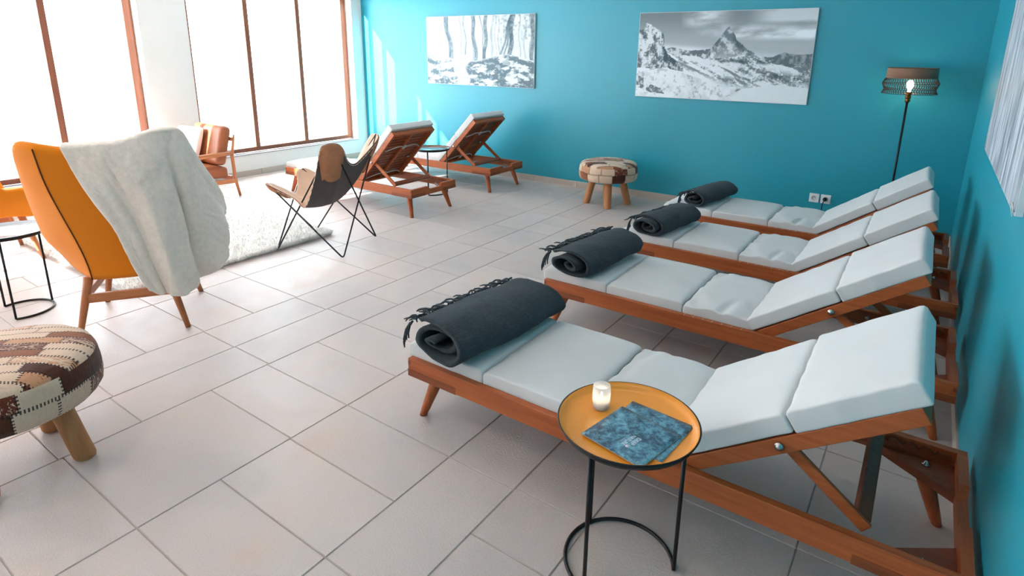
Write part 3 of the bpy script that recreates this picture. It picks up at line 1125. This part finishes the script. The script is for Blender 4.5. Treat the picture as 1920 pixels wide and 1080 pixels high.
# fleece throw over the first armchair (built in that chair's own frame)
tr = thing('fleece_throw', 'cream fleece throw draped over the back of the orange armchair', 'throw', CH1, CH1_ROT)
def throw_pt(a, b, lift):
    """a 0..1 from the middle of the back round the sitter's right wing, b: <0 inside, 0 rim, >0 down outside"""
    bl = max(0.0, b)
    left = lerp(0.22, -0.26, bl) + 0.02 * math.sin(bl * 9)
    s = lerp(left, -0.95, a)
    rim = shell_pt(s, 1.0)
    n = shell_n(s, 0.97)
    n = Vector((n.x, n.y, 0)).normalized()
    puff = 0.035 * math.exp(-((a - 0.60) / 0.22) ** 2)
    lift0 = 0.030 + puff
    if b >= 0:
        hem = 0.235 + 0.02 * math.sin(a * 7 + 0.5) + 0.10 * sstep(0.35, 1.0, a) + 0.05 * math.exp(-(a / 0.07) ** 2)
        z = lerp(rim.z + lift0, hem, b)
        grow = sstep(0.0, 0.5, b)
        fold = (0.020 * math.sin(a * 17 + 0.7 * b) + 0.010 * math.sin(a * 31 + 2.0)) * grow
        fold += 0.012 * mnoise.noise(Vector((a * 4, b * 4, 2.0))) + 0.006 * mnoise.noise(Vector((a * 13, b * 9, 5.0)))
        fold += grow * (0.030 * math.exp(-((a - 0.70) / 0.05) ** 2) - 0.045 * math.exp(-((a - 0.615 - 0.05 * b) / 0.028) ** 2) + 0.022 * math.exp(-((a - 0.30) / 0.06) ** 2) - 0.02 * math.exp(-((a - 0.20) / 0.03) ** 2))
        bul = 0.012 * sstep(0.6, 0.95, a) * math.sin(min(1, b * 1.15) * PI)
        lean = 0.085 * b * (1 - 0.6 * sstep(0.45, 0.8, a))
        return Vector((rim.x, rim.y, z)) + n * (0.036 + fold + bul - lean) * 1.0
    t = -b
    arc = min(1.0, t / 0.13)
    down = max(0.0, t - 0.13) * 0.62
    zz = max(0.44, rim.z - down)
    tt = max(0.05, min(1.0, 1 - (rim.z - zz) / max(0.1, rim.z - 0.33)))
    q = shell_pt(s, tt)
    m_ = shell_n(s, tt)
    m_ = Vector((m_.x, m_.y, 0)).normalized()
    off = lerp(0.036, -0.075, sstep(0, 1, arc))
    return Vector((q.x, q.y, zz + lift0 * (1 - 0.35 * arc) + 0.014 * math.sin(arc * PI))) + m_ * (off + 0.006 * mnoise.noise(Vector((a * 6, b * 5, 2.0))))
tb = MB()
NA, NBt = 90, 110
def tf(u, v):
    b = lerp(-0.75, 1.0, v)
    p = throw_pt(u, b, 0.0)
    q = p * 38
    f = 0.0035 * mnoise.noise(q) + 0.002 * mnoise.noise(p * 95)
    return p + Vector((f, f, f * 0.6))
tb.grid(tf, NA, NBt)
def throw_mods(o):
    md = o.modifiers.new('thickness', 'SOLIDIFY')
    md.thickness = 0.016
    md.offset = 0
    ss = o.modifiers.new('smooth', 'SUBSURF')
    ss.levels = 0
    ss.render_levels = 1
tb.build('throw_cloth', 'fleece', tr, mods=throw_mods)

# ================================================================== BUTTERFLY CHAIR
bc = thing('butterfly_chair', 'tan and grey leather butterfly chair on a black wire frame beside the rug', 'chair', (-3.865, 2.93, 0))
O = Vector((-3.865, 2.93, 0))
feet = dict(fn=Vector((-4.043, 2.581, 0.006)), bn=Vector((-3.482, 2.766, 0.006)), bf=Vector((-3.684, 3.283, 0.006)), ff=Vector((-4.245, 3.098, 0.006)))
tips = dict(fn=Vector((-4.10, 2.585, 0.535)), bn=Vector((-3.615, 2.835, 0.855)), bf=Vector((-3.70, 3.35, 0.868)), ff=Vector((-4.27, 3.035, 0.56)))
for kk in feet:
    feet[kk] -= O
    tips[kk] -= O
def bent(p0, p1, p2, r=0.03, n=6):
    d0, d2 = (p0 - p1).normalized(), (p2 - p1).normalized()
    a, b = p1 + d0 * r, p1 + d2 * r
    return [(1 - t) ** 2 * a + 2 * t * (1 - t) * p1 + t * t * b for t in [i / n for i in range(n + 1)]]
rods = MB()
for f_, ta, tb_ in (('fn', 'bn', 'ff'), ('bn', 'fn', 'bf'), ('bf', 'bn', 'ff'), ('ff', 'fn', 'bf')):
    pts = [tips[ta]] + bent(tips[ta], feet[f_], tips[tb_]) + [tips[tb_]]
    rods.tube(pts, 0.0062, 8)
rods.build('wire_frame', 'black_metal', bc)
ctr = Vector((-3.85, 2.94, 0.335)) - O
order = ['bn', 'bf', 'ff', 'fn']
def edge_loop():
    """closed list of control points round the sling: rounded ears at the tips, deep scoops between"""
    pts = []
    mids = dict(bnbf=Vector((-3.675, 3.09, 0.665)), bfff=Vector((-3.96, 3.215, 0.41)), fffn=Vector((-4.12, 2.82, 0.40)), fnbn=Vector((-3.765, 2.67, 0.385)))
    for i in range(4):
        A, B = order[i], order[(i + 1) % 4]
        a, b = tips[A], tips[B]
        prv = tips[order[i - 1]]
        # ear
        inw = (ctr - a)
        inw.z = 0
        side = Vector((-inw.y, inw.x, 0)).normalized()
        if side.dot(b - a) < 0:
            side = -side
        dn = (ctr - a).normalized()
        ew = 0.085 if A[0] == 'b' else 0.07
        pts.append((a + dn * 0.045 - side * ew, 1))
        pts.append((a + dn * 0.004 - side * ew * 0.55, 1))
        pts.append((a - dn * 0.006 + side * 0.0, 1))
        pts.append((a + dn * 0.004 + side * ew * 0.55, 1))
        pts.append((a + dn * 0.045 + side * ew, 1))
        mid = mids[A + B] - O
        q1 = (a + dn * 0.14 + side * ew * 1.05).lerp(mid, 0.45)
        dnb = (ctr - b).normalized()
        inb = ctr - b
        inb.z = 0
        sb = Vector((-inb.y, inb.x, 0)).normalized()
        if sb.dot(a - b) < 0:
            sb = -sb
        q2 = (b + dnb * 0.14 + sb * ew * 1.05).lerp(mid, 0.45)
        pts += [(q1, 0), (mid, 0), (q2, 0)]
    return [p for p, e in pts]
EP = edge_loop()
def cr(p0, p1, p2, p3, t):
    return 0.5 * ((2 * p1) + (p2 - p0) * t + (2 * p0 - 5 * p1 + 4 * p2 - p3) * t * t + (3 * p1 - p0 - 3 * p2 + p3) * t ** 3)
NE = len(EP)
def edge_at(u):
    x = (u % 1.0) * NE
    i = int(x)
    return cr(EP[(i - 1) % NE], EP[i % NE], EP[(i + 1) % NE], EP[(i + 2) % NE], x - i)
def sling(u, r):
    e = edge_at(u)
    p = ctr.lerp(e, r)
    zc = ctr.z
    p.z = zc + (e.z - zc) * (r ** 1.75)
    return p
sg = MB()
sg.grid(lambda u, v: sling(u, 0.02 + 0.98 * v), 160, 24, wrap_u=True)
rim0 = [sling(i / 160, 0.02) for i in range(160)]
sg._add(rim0, [list(range(160))], True)
def sling_mod(o):
    md = o.modifiers.new('thickness', 'SOLIDIFY')
    md.thickness = 0.006
    md.offset = 0
    md.use_rim = True
    md.material_offset = 1
    md.material_offset_rim = 2
sl_o = sg.build('leather_sling', ['leather_pale', 'leather_grey', 'leather_tan'], bc, mods=sling_mod)
# make sure the first material faces up into the seat
upness = sum(p.normal.z * p.area for p in sl_o.data.polygons)
if upness < 0:
    sl_o.data.flip_normals()
for ti in range(4):
    pk = MB()
    u0 = (ti * 8 - 0.25) / NE
    u1 = (ti * 8 + 4.25) / NE
    rows_ = 10
    def pf(u, v, u0=u0, u1=u1):
        uu = lerp(u0, u1, u)
        # the pocket's straight lower hem
        rlow = 0.70 - 0.06 * math.cos((u - 0.5) * PI)
        p = sling(uu, lerp(rlow, 1.004, v))
        d = p - ctr
        outw = Vector((d.x, d.y, -0.9 * d.length)).normalized()
        return p + outw * (0.007 + 0.020 * math.sin(min(1.0, (1.0 - v) * 3.0) * PI / 2) * math.sin(u * PI) ** 0.5)
    pk.grid(pf, 28, rows_)
    pk.build('corner_pocket', 'leather_suede', bc, mods=solidify(0.003, 0))
sti = MB()
NSt = 150
spts, srad = [], []
for i in range(NSt * 4):
    u = i / (NSt * 4)
    e = sling(u, 0.985)
    d = e - ctr
    outw = Vector((d.x, d.y, -0.6 * d.length)).normalized()
    spts.append(e + outw * 0.0075)
    srad.append(0.0026 if (i // 2) % 2 else 0.0008)
sti.tube(spts, srad, 5, closed=True)
sti.build('edge_stitching', 'stitch', sl_o)

# ================================================================== LEATHER ARMCHAIR BY THE WINDOW
lc = thing('leather_armchair', 'brown leather armchair with wooden arms beneath the pier between the windows', 'armchair', (-6.31, 3.12, 0))
LO = Vector((-6.31, 3.12, 0))
for sx in (-1, 1):
    xx = sx * 0.315
    MB().tube([(xx, 0.335, 0), (xx, 0.30, 0.18), (xx, 0.29, 0.44), (xx, 0.335, 0.66)], [0.013, 0.017, 0.018, 0.010], 12).build('rear_leg', 'oak_z', lc)
    MB().tube([(xx, -0.31, 0), (xx, -0.29, 0.2), (xx, -0.285, 0.445)], [0.012, 0.017, 0.018], 12).build('front_leg', 'oak_z', lc)
    ar = MB()
    ar.tube([(xx, -0.36, 0.455), (xx + sx * 0.008, -0.2, 0.465), (xx + sx * 0.006, 0.1, 0.468), (xx, 0.30, 0.47)], [0.018, 0.024, 0.024, 0.017], 12)
    ar.build('armrest', 'oak_y', lc)
    MB().beam((xx, -0.29, 0.19), (xx, 0.30, 0.17), 0.02, 0.045).build('side_rail', 'oak_y', lc)
MB().beam((-0.30, -0.285, 0.2), (0.30, -0.285, 0.2), 0.02, 0.05).build('cross_rail', 'oak_x', lc)
MB().beam((-0.315, 0.32, 0.61), (0.315, 0.32, 0.61), 0.02, 0.04).build('cross_rail', 'oak_x', lc)
MB().beam((-0.30, 0.27, 0.2), (0.30, 0.27, 0.2), 0.02, 0.05).build('cross_rail', 'oak_x', lc)
def lseat(p):
    return Vector((p.x, p.y - 0.03, p.z + 0.285 - p.y * 0.08))
MB().pillow(lseat, 0.575, 0.56, 0.125, 0.035, 16, 16, 5, 0.015).build('seat_cushion', 'leather_tan', lc)
RB = Matrix.Rotation(D(-15), 3, 'X')
def lback(p):
    q = RB @ Vector((p.x, p.z, p.y))
    return q + Vector((0, 0.235, 0.545))
MB().pillow(lback, 0.575, 0.42, 0.12, 0.05, 16, 16, 5, 0.0).build('back_cushion', 'leather_tan', lc)
tp = thing('throw_pillow', 'white and brown spotted cowhide pillow on the brown leather armchair', 'pillow', (-6.46, 3.165, 0.355), D(8))
RP = Matrix.Rotation(D(-20), 3, 'X')
def pil(p):
    e = 1 - 0.55 * (abs(p.x) / 0.19) ** 3 * 0.9 - 0.0
    e2 = 1 - 0.5 * (abs(p.y) / 0.19) ** 3
    q = RP @ Vector((p.x, p.z * max(0.15, e) * max(0.15, e2), p.y))
    return q + Vector((0, 0.03, 0.19))
MB().pillow(pil, 0.38, 0.38, 0.13, 0.03, 18, 18, 4, 0.0).build('pillow_cover', 'hide_spots', tp)

# ================================================================== RUG
rg = MB()
rrug = random.Random(3)
RX0, RX1, RY0, RY1 = -6.05, -4.06, 1.50, 3.12
def rugf(u, v):
    x, y = lerp(RX0, RX1, u), lerp(RY0, RY1, v)
    e = min(u, 1 - u, v, 1 - v)
    ed = sstep(0, 0.012, e)
    n = mnoise.noise(Vector((x * 14, y * 14, 0))) * 0.012 + mnoise.noise(Vector((x * 50, y * 50, 3))) * 0.010
    jx = 0.012 * mnoise.noise(Vector((x * 30, y * 30, 7)))
    jy = 0.012 * mnoise.noise(Vector((x * 30, y * 30, 11)))
    return Vector((x + jx, y + jy, 0.003 + ed * (0.030 + n)))
rg.grid(rugf, 200, 220)
def blade(x, y, z, a, ln, w, tilt):
    d = Vector((math.cos(a), math.sin(a), 0))
    s = Vector((-d.y, d.x, 0)) * w
    p = Vector((x, y, z))
    q = p + d * ln * tilt + Vector((0, 0, ln * 0.8))
    r = q + d * ln * 0.6 + Vector((0, 0, -ln * 0.35))
    rg._add([p - s, p + s, q + s * 0.8, q - s * 0.8, r], [[0, 1, 2, 3], [3, 2, 4]])
for i in range(9000):
    x, y = rrug.uniform(RX0 + 0.01, RX1 - 0.01), rrug.uniform(RY0 + 0.01, RY1 - 0.01)
    blade(x, y, 0.024, rrug.uniform(0, 2 * PI), rrug.uniform(0.02, 0.045), 0.0035, 0.5)
for i in range(2600):
    t = rrug.random()
    k = rrug.randrange(3)
    if k == 0:
        x, y, a = RX1, lerp(RY0, RY1, t), 0.0
    elif k == 1:
        x, y, a = lerp(RX0, RX1, t), RY1, PI / 2
    else:
        x, y, a = lerp(RX0, RX1, t), RY0, -PI / 2
    blade(x, y, rrug.uniform(0.004, 0.022), a + rrug.uniform(-0.7, 0.7), rrug.uniform(0.015, 0.035), 0.0035, 0.7)
tag(rg.build('shag_rug', 'shag', normals=False), 'cream shaggy rug on the tiles between the orange armchair and the butterfly chair', 'rug')

# ================================================================== FLOOR LAMP
lp = thing('floor_lamp', 'floor lamp with brown string shade and lit bulb in the right back corner', 'lamp', (-0.185, 5.80, 0))
MB().lathe([(0, 0), (0.135, 0), (0.138, 0.006), (0.13, 0.014), (0.02, 0.02), (0.012, 0.03), (0, 0.03)], 40).build('base', 'black_metal', lp)
MB().tube([(0, 0, 0.02), (0, 0, 1.17)], 0.0085, 12).build('pole', 'black_metal', lp)
MB().lathe([(0, 1.165), (0.011, 1.165), (0.019, 1.178), (0.019, 1.19), (0.015, 1.195), (0.021, 1.20), (0.021, 1.218), (0.017, 1.222), (0.019, 1.228), (0.019, 1.248), (0.012, 1.252), (0, 1.252)], 24).build('lamp_socket', 'brass', lp)
MB().lathe([(0, 1.25), (0.011, 1.252), (0.012, 1.268), (0.020, 1.285), (0.0255, 1.305), (0.0245, 1.322), (0.017, 1.337), (0, 1.343)], 24).build('bulb', 'bulb', lp)
shade = MB()
shade.lathe([(0.172, 1.437), (0.176, 1.358), (0.174, 1.358), (0.170, 1.437), (0.172, 1.437)], 64)
sho = shade.build('shade_band', 'shade_band', lp)
st = MB()
NS = 64
levels = [(0.175, 1.358), (0.194, 1.318), (0.176, 1.270), (0.190, 1.238)]
for i in range(NS):
    a = 2 * PI * i / NS
    for q in range(3):
        (r0, z0), (r1, z1) = levels[q], levels[q + 1]
        b = a + (0.06 if q != 1 else -0.06)
        st.tube([(r0 * math.cos(a), r0 * math.sin(a), z0), (r1 * math.cos(b), r1 * math.sin(b), z1)], 0.0021, 5, cap=False)
for r, z in levels[1:] + [(0.172, 1.437)]:
    st.tube([(r * math.cos(2 * PI * i / 64), r * math.sin(2 * PI * i / 64), z) for i in range(64)], 0.0020, 6, closed=True)
st.build('shade_strings', 'shade_string', sho)
sp = MB()
for i in range(3):
    a = 2 * PI * i / 3 + 0.4
    sp.tube([(0.018 * math.cos(a), 0.018 * math.sin(a), 1.236), (0.19 * math.cos(a), 0.19 * math.sin(a), 1.240)], 0.0022, 6)
sp.build('shade_spider', 'brass', sho)
# mains lead with its plug in the right-hand socket
ld = MB()
pts = [(-0.505 - 0.005, 0.205, 0.243), (-0.52, 0.20, 0.20), (-0.525, 0.225, 0.12), (-0.52, 0.232, 0.03), (-0.48, 0.20, 0.006), (-0.3, 0.10, 0.005), (-0.12, 0.02, 0.005)]
ldo = ld.tube([Vector(p) for p in pts], 0.004, 8).build('mains_lead', 'black_plastic', lp)
MB().tube([(-0.508, 0.247, 0.243), (-0.508, 0.225, 0.243), (-0.508, 0.205, 0.240)], [0.018, 0.018, 0.009], 16).build('plug', 'black_plastic', ldo)

# ================================================================== WALL SOCKETS
def socket(label, x):
    root = thing('wall_socket', label, 'socket', (x, YB, 0.243), 0, 'wall sockets')
    MB().box((0, -0.005, 0), (0.083, 0.010, 0.083), None, 0.003).build('face_plate', 'socket', root)
    cyl = MB()
    prof = [(0.0225, 0.0), (0.0225, 0.003), (0.020, 0.003), (0.0195, 0.0006), (0, 0.0006)]
    cyl.lathe(prof, 32)
    for v in cyl.bm.verts:
        v.co = Vector((v.co.x, -0.0102 - v.co.z, v.co.y))
    cyl.build('socket_well', 'socket_in', root)
    pn = MB()
    for s in (-1, 1):
        pn.tube([(s * 0.0095, -0.0112, 0), (s * 0.0095, -0.0105, 0)], 0.0028, 10)
    pn.tube([(0, -0.011, 0.011), (0, -0.02, 0.011)], 0.0024, 10)
    pn.build('socket_pin', 'black_plastic', root)
    return root
socket('empty white wall socket, left one of the pair above the loungers', -0.785)
socket('white wall socket with a black plug in it, right one of the pair', -0.688)

# ================================================================== CANVAS PICTURES
def vnoise(x, y, seed):
    xi, yi = np.floor(x).astype(int), np.floor(y).astype(int)
    xf, yf = x - xi, y - yi
    def h(a, b):
        n = np.sin(a * 127.1 + b * 311.7 + seed * 74.7) * 43758.5453
        return n - np.floor(n)
    u, v = xf * xf * (3 - 2 * xf), yf * yf * (3 - 2 * yf)
    return (h(xi, yi) * (1 - u) + h(xi + 1, yi) * u) * (1 - v) + (h(xi, yi + 1) * (1 - u) + h(xi + 1, yi + 1) * u) * v

def fbm(x, y, seed, oct_=5):
    s, a, f, tot = 0, 0.5, 1.0, 0
    for o in range(oct_):
        s = s + a * vnoise(x * f, y * f, seed + o * 3.3)
        tot += a
        a *= 0.55
        f *= 2.03
    return s / tot

def ss(a, b, x):
    t = np.clip((x - a) / (b - a), 0, 1)
    return t * t * (3 - 2 * t)

def line(u, pts):
    return np.interp(u, [p[0] for p in pts], [p[1] for p in pts])

def mountain(u, v):
    x, y = u * 2.0, v
    n1 = fbm(x * 9, y * 9, 11)
    n2 = fbm(x * 24, y * 24, 17)
    n3 = fbm(x * 60, y * 60, 19, 3)
    # sky
    L = 0.26 + 0.26 * ss(1.0, 0.6, v) + 0.08 * ss(0, 1, u)
    cl = fbm(x * 2.4 + 1.5 + v, y * 8.0 - u * 1.6, 3)
    band = ss(0.30, 0.62, u) * ss(0.66, 0.74, v) * (1 - ss(0.80, 0.92, v + 0.05 * u)) + 0.9 * ss(0.25, 0.34, u) * ss(0.80, 0.90, v) * (1 - ss(.40, .6, u)) + 0.7 * ss(0.62, 0.8, u) * ss(0.84, 0.9, v)
    L = L + np.clip(band, 0, 1) * np.clip(cl * 1.7 - 0.36, 0, 0.62)
    L = L + 0.34 * np.exp(-((v - 0.615 + 0.14 * u) / 0.04) ** 2) * (1 - 0.6 * ss(0.40, 0.75, u))
    # far ridge
    ridge = line(u, [(0, .5), (.18, .58), (.22, .60), (.3, .565), (.4, .575), (.46, .59), (.6, .56), (.68, .52), (.75, .50), (.8, .50), (.83, .53), (.86, .55), (.9, .525), (1, .535)]) + 0.025 * (n1 - .5) + .012 * (n2 - .5)
    mk = v < ridge
    L = np.where(mk, 0.18 + 0.62 * ss(0.42, 0.62, n2 * .7 + n1 * .3), L)
    L = np.where(mk & (u > .79) & (v > .40), 0.16 + 0.28 * ss(.40, .70, n2), L)
    # peak
    pk = line(u, [(.44, .0), (.455, .58), (.48, .655), (.51, .735), (.535, .812), (.548, .83), (.562, .80), (.585, .73), (.595, .675), (.63, .63), (.66, .575), (.70, .54), (.701, 0)]) + 0.016 * (n1 - .5) + .008 * (n2 - .5)
    mk = (v < pk) & (v > .42)
    slope = fbm(x * 15 + y * 12, y * 10 - x * 8, 23)
    lp_ = 0.24 + 0.5 * ss(.40, .66, slope * .75 + n3 * .25) - 0.16 * ss(.555, .60, u) + 0.30 * ss(.66, .46, v) * ss(.40, .55, n1) - 0.10 * ss(.53, .48, u)
    L = np.where(mk, lp_, L)
    # middle ground, snow with dark rock
    mid = line(u, [(0, .5), (.2, .50), (.35, .50), (.45, .47), (.55, .48), (.65, .52), (.72, .49), (.8, .43), (.9, .39), (1, .40)]) + 0.03 * (n1 - .5)
    mk = v < mid
    rock = fbm(x * 10 + y * 8, y * 22 + x * 5, 31)
    L = np.where(mk, 0.92 - 0.66 * ss(.47, .64, rock * .7 + n3 * .3) * ss(.08, .25, v), L)
    dk = np.exp(-((v - (.455 - .08 * (u - .5) + .03 * (n1 - .5))) / .020) ** 2) * ss(.46, .52, u) * (1 - ss(.75, .82, u)) * ss(.3, .5, n2)
    L = np.where(mk, L * (1 - .7 * dk), L)
    d2 = np.exp(-((v - (.33 - .25 * (u - .7))) / .05) ** 2) * ss(.58, .7, u) * ss(.44, .56, n2)
    L = np.where(mk, L * (1 - .6 * d2), L)
    # diagonal snow slope in front
    fs = line(u, [(0, .6), (.18, .56), (.26, .46), (.40, .42), (.50, .40), (.62, .30), (.72, .18), (.73, .16), (.74, .0)]) + .015 * (n1 - .5)
    mk = v < fs
    rk = fbm(x * 12 + y * 16, y * 26 + x * 10, 41)
    low = line(u, [(0, .42), (.2, .36), (.35, .28), (.5, .20), (.66, .14), (.75, .1)]) + .05 * (n1 - .5)
    L = np.where(mk, 0.95 - 0.62 * ss(.48, .62, rk * .75 + n3 * .25) * ss(-.03, .08, v - low), L)
    L = np.where(mk & (v < low - .02), .95 - .14 * ss(.45, .7, n1) - .25 * ss(.60, .68, n2), L)
    cl2 = np.exp(-(((u - .58) / .06) ** 2 + ((v - (.22 - .6 * (u - .58))) / .05) ** 2))
    L = np.where(mk, L * (1 - .75 * cl2 * ss(.40, .5, n2)), L)
    fg = line(u, [(.6, .05), (.65, .14), (.75, .17), (.85, .20), (1, .17)])
    mk = (u > .6) & (v < fg)
    L = np.where(mk, .95 - .08 * n1, L)
    tr_ = np.exp(-((v - (.04 + (u - .56) * 1.2)) / .010) ** 2) * ss(.55, .57, u) * (1 - ss(.64, .66, u)) * ss(.3, .5, n2)
    L = L * (1 - .6 * tr_)
    # rock face on the left
    rk_top = line(u, [(0, .80), (.03, .81), (.045, .88), (.08, .86), (.12, .80), (.155, .77), (.165, .70), (.175, .58), (.19, .52), (.25, .44), (.3, .36)]) + .03 * (n2 - .5)
    mk = (u < .3) & (v < rk_top) & (v > line(u, [(0, .36), (.1, .34), (.2, .36), (.3, .30)]) + .05 * (n1 - .5))
    rf = fbm(x * 16 + y * 8, y * 10 - x * 10, 53)
    L = np.where(mk, .14 + .72 * ss(.40, .62, rf * .7 + n3 * .3) - .10 * ss(.12, .17, u), L)
    mk = (v < line(u, [(0, .25), (.05, .22), (.1, .15), (.18, .09), (.2, 0)]) + .03 * (n1 - .5)) & (v > line(u, [(0, .12), (.1, .05), (.2, .04)]))
    L = np.where(mk, .22 + .68 * ss(.42, .60, n2), L)
    return np.clip(L, 0.03, 1)

def forest(u, v):
    n1 = fbm(u * 14, v * 9, 5)
    n2 = fbm(u * 40, v * 28, 9)
    n3 = fbm(u * 90, v * 60, 13, 3)
    L = .96 - .20 * ss(.45, .7, fbm(u * 40, v * 4, 2)) * ss(.38, .6, v) * (.3 + .7 * ss(.3, .8, u))
    tw = fbm(u * 46, v * 34, 77)
    L = L - .32 * ss(.52, .64, tw) * ss(.45, .75, v) * ss(.55, .78, u)
    trunks = [(.09, .13, .030, .30), (.19, .255, .048, .72), (.21, .235, .02, .35), (.335, .355, .012, .5), (.37, .395, .016, .62), (.45, .485, .036, .72), (.47, .455, .016, .45), (.53, .567, .012, .6), (.58, .568, .034, .85),
              (.80, .71, .020, .7), (.815, .79, .040, .88), (.80, .745, .018, .65), (.69, .70, .010, .4), (.97, .97, .016, .45), (.99, .985, .03, .7), (.64, .63, .02, .35), (.66, .67, .008, .4), (.87, .88, .012, .35), (.92, .92, .014, .3)]
    for tx, bx, w, k in trunks:
        c = bx + (tx - bx) * (v - .4) / .6 + .008 * np.sin(v * 14 + tx * 30)
        m_ = (1 - ss(w * .38, w * .58, np.abs(u - c) + .01 * (n2 - .5))) * (v > .36)
        L = L * (1 - k * m_ * (.80 + .9 * (n2 - .5)))
    snow = .40 + .04 * np.sin(u * 9 + 1) + .06 * (n1 - .5) + .02 * (n2 - .5)
    bush = fbm(u * 11, v * 15 + np.sin(u * 20) * .2, 21)
    dens = ss(.05, .55, u) * .09
    low = .97 - .78 * ss(.50 - dens, .58 - dens, bush * .72 + n2 * .2 + n3 * .08) * ss(-.01, .03, snow - v)
    low = low + .35 * ss(.56, .66, n2) * (low < .5)
    L = np.where(v < snow, low, L)
    c = .33 + .02 * np.sin(v * 20)
    white = (1 - ss(.045, .075, np.abs(u - c - .02))) * (v < .44)
    L = L * (1 - white) + white * (.95 - .3 * ss(.52, .64, n2))
    return np.clip(L, 0.05, 1)

def bark(u, v):
    a = fbm(u * 34, v * 2.2 + u * 3, 61)
    b = fbm(u * 90, v * 6, 67)
    L = .62 + .8 * (a - .5) + .6 * (b - .5) - .25 * ss(.55, .75, fbm(u * 12, v * 2.5, 91))
    for c0, w in ((.10, .006), (.14, .004), (.31, .008), (.47, .006), (.66, .008), (.83, .006)):
        c = c0 + .03 * np.sin(v * 3 + c0 * 20) + .012 * np.sin(v * 9 + c0 * 50)
        L = L * (1 - .6 * (1 - ss(w * .4, w * 1.3, np.abs(u - c))))
    return np.clip(L, 0.1, 1)

def picture(label, origin, ux, w, h, nrm, fn, dark, light, nu, nv):
    """flat canvas print: origin = lower left corner on the wall, ux = direction to the right, nrm = out of the wall"""
    origin, ux, nrm = Vector(origin), Vector(ux), Vector(nrm)
    root = thing('canvas_picture', label, 'picture', origin + ux * w / 2, 0, 'canvas prints on the teal walls')
    dp = 0.022
    c = nrm * (dp / 2) + Vector((0, 0, h / 2))
    s = [abs(ux.x) * w + abs(nrm.x) * dp, abs(ux.y) * w + abs(nrm.y) * dp, h]
    MB().box(c, s, None, 0.0015).build('canvas', 'canvas_edge', root)
    U, V = np.meshgrid(np.linspace(0, 1, nu + 1), np.linspace(0, 1, nv + 1))
    L = fn(U, V)
    d, l = np.array(dark[:3]), np.array(light[:3])
    ca = d + (l - d) * (L ** 1.35)[..., None]
    mgn = 0.004
    px_ = (U - .5) * (w - 2 * mgn)
    pz_ = mgn + V * (h - 2 * mgn)
    X_ = ux.x * px_ + nrm.x * (dp + .0008)
    Y_ = ux.y * px_ + nrm.y * (dp + .0008)
    co = np.stack([X_, Y_, pz_], -1).reshape(-1, 3)
    idx = np.arange((nu + 1) * (nv + 1)).reshape(nv + 1, nu + 1)
    f = np.stack([idx[:-1, :-1], idx[:-1, 1:], idx[1:, 1:], idx[1:, :-1]], -1).reshape(-1, 4)
    me = bpy.data.meshes.new('printed_image')
    me.from_pydata(co.tolist(), [], f.tolist())
    attr = me.color_attributes.new('print', 'FLOAT_COLOR', 'POINT')
    attr.data.foreach_set('color', np.concatenate([ca.reshape(-1, 3), np.ones((co.shape[0], 1))], 1).astype(np.float32).ravel())
    me.materials.append(M['print'])
    o = bpy.data.objects.new('printed_image', me)
    COL.objects.link(o)
    o.parent = root
    return root
picture('wide black and white canvas print of a snowy mountain peak on the back wall', (-2.625, YB, 1.088), (1, 0, 0), 1.67, 0.84, (0, -1, 0), mountain, srgb(58, 80, 90), srgb(236, 242, 246), 420, 210)
picture('pale canvas print of snowy forest trunks on the back wall beside the window', (-5.60, YB, 1.112), (1, 0, 0), 1.69, 0.845, (0, -1, 0), forest, srgb(52, 84, 98), srgb(214, 222, 225), 340, 180)
wp = picture('grey streaked canvas print on the right side wall, partly out of view', (XR, 4.195, 1.038), (0, -1, 0), 1.77, 0.86, (-1, 0, 0), bark, srgb(70, 88, 104), srgb(232, 238, 246), 420, 90)
lp_ = MB()
pts = []
for i in range(26):
    a = 2 * PI * i / 26
    pts.append((-0.030 - 0.004 * math.sin(a), -0.875 - 0.03 * math.cos(a), 0.028 + 0.014 * math.sin(a)))
lp_.tube(pts, 0.0016, 6, closed=True)
lp_.tube([(-0.03, -0.862, 0.04), (-0.032, -0.875, 0.02), (-0.026, -0.88, -0.002)], 0.0016, 6)
lp_.build('hanging_wire', 'cord_white', wp)
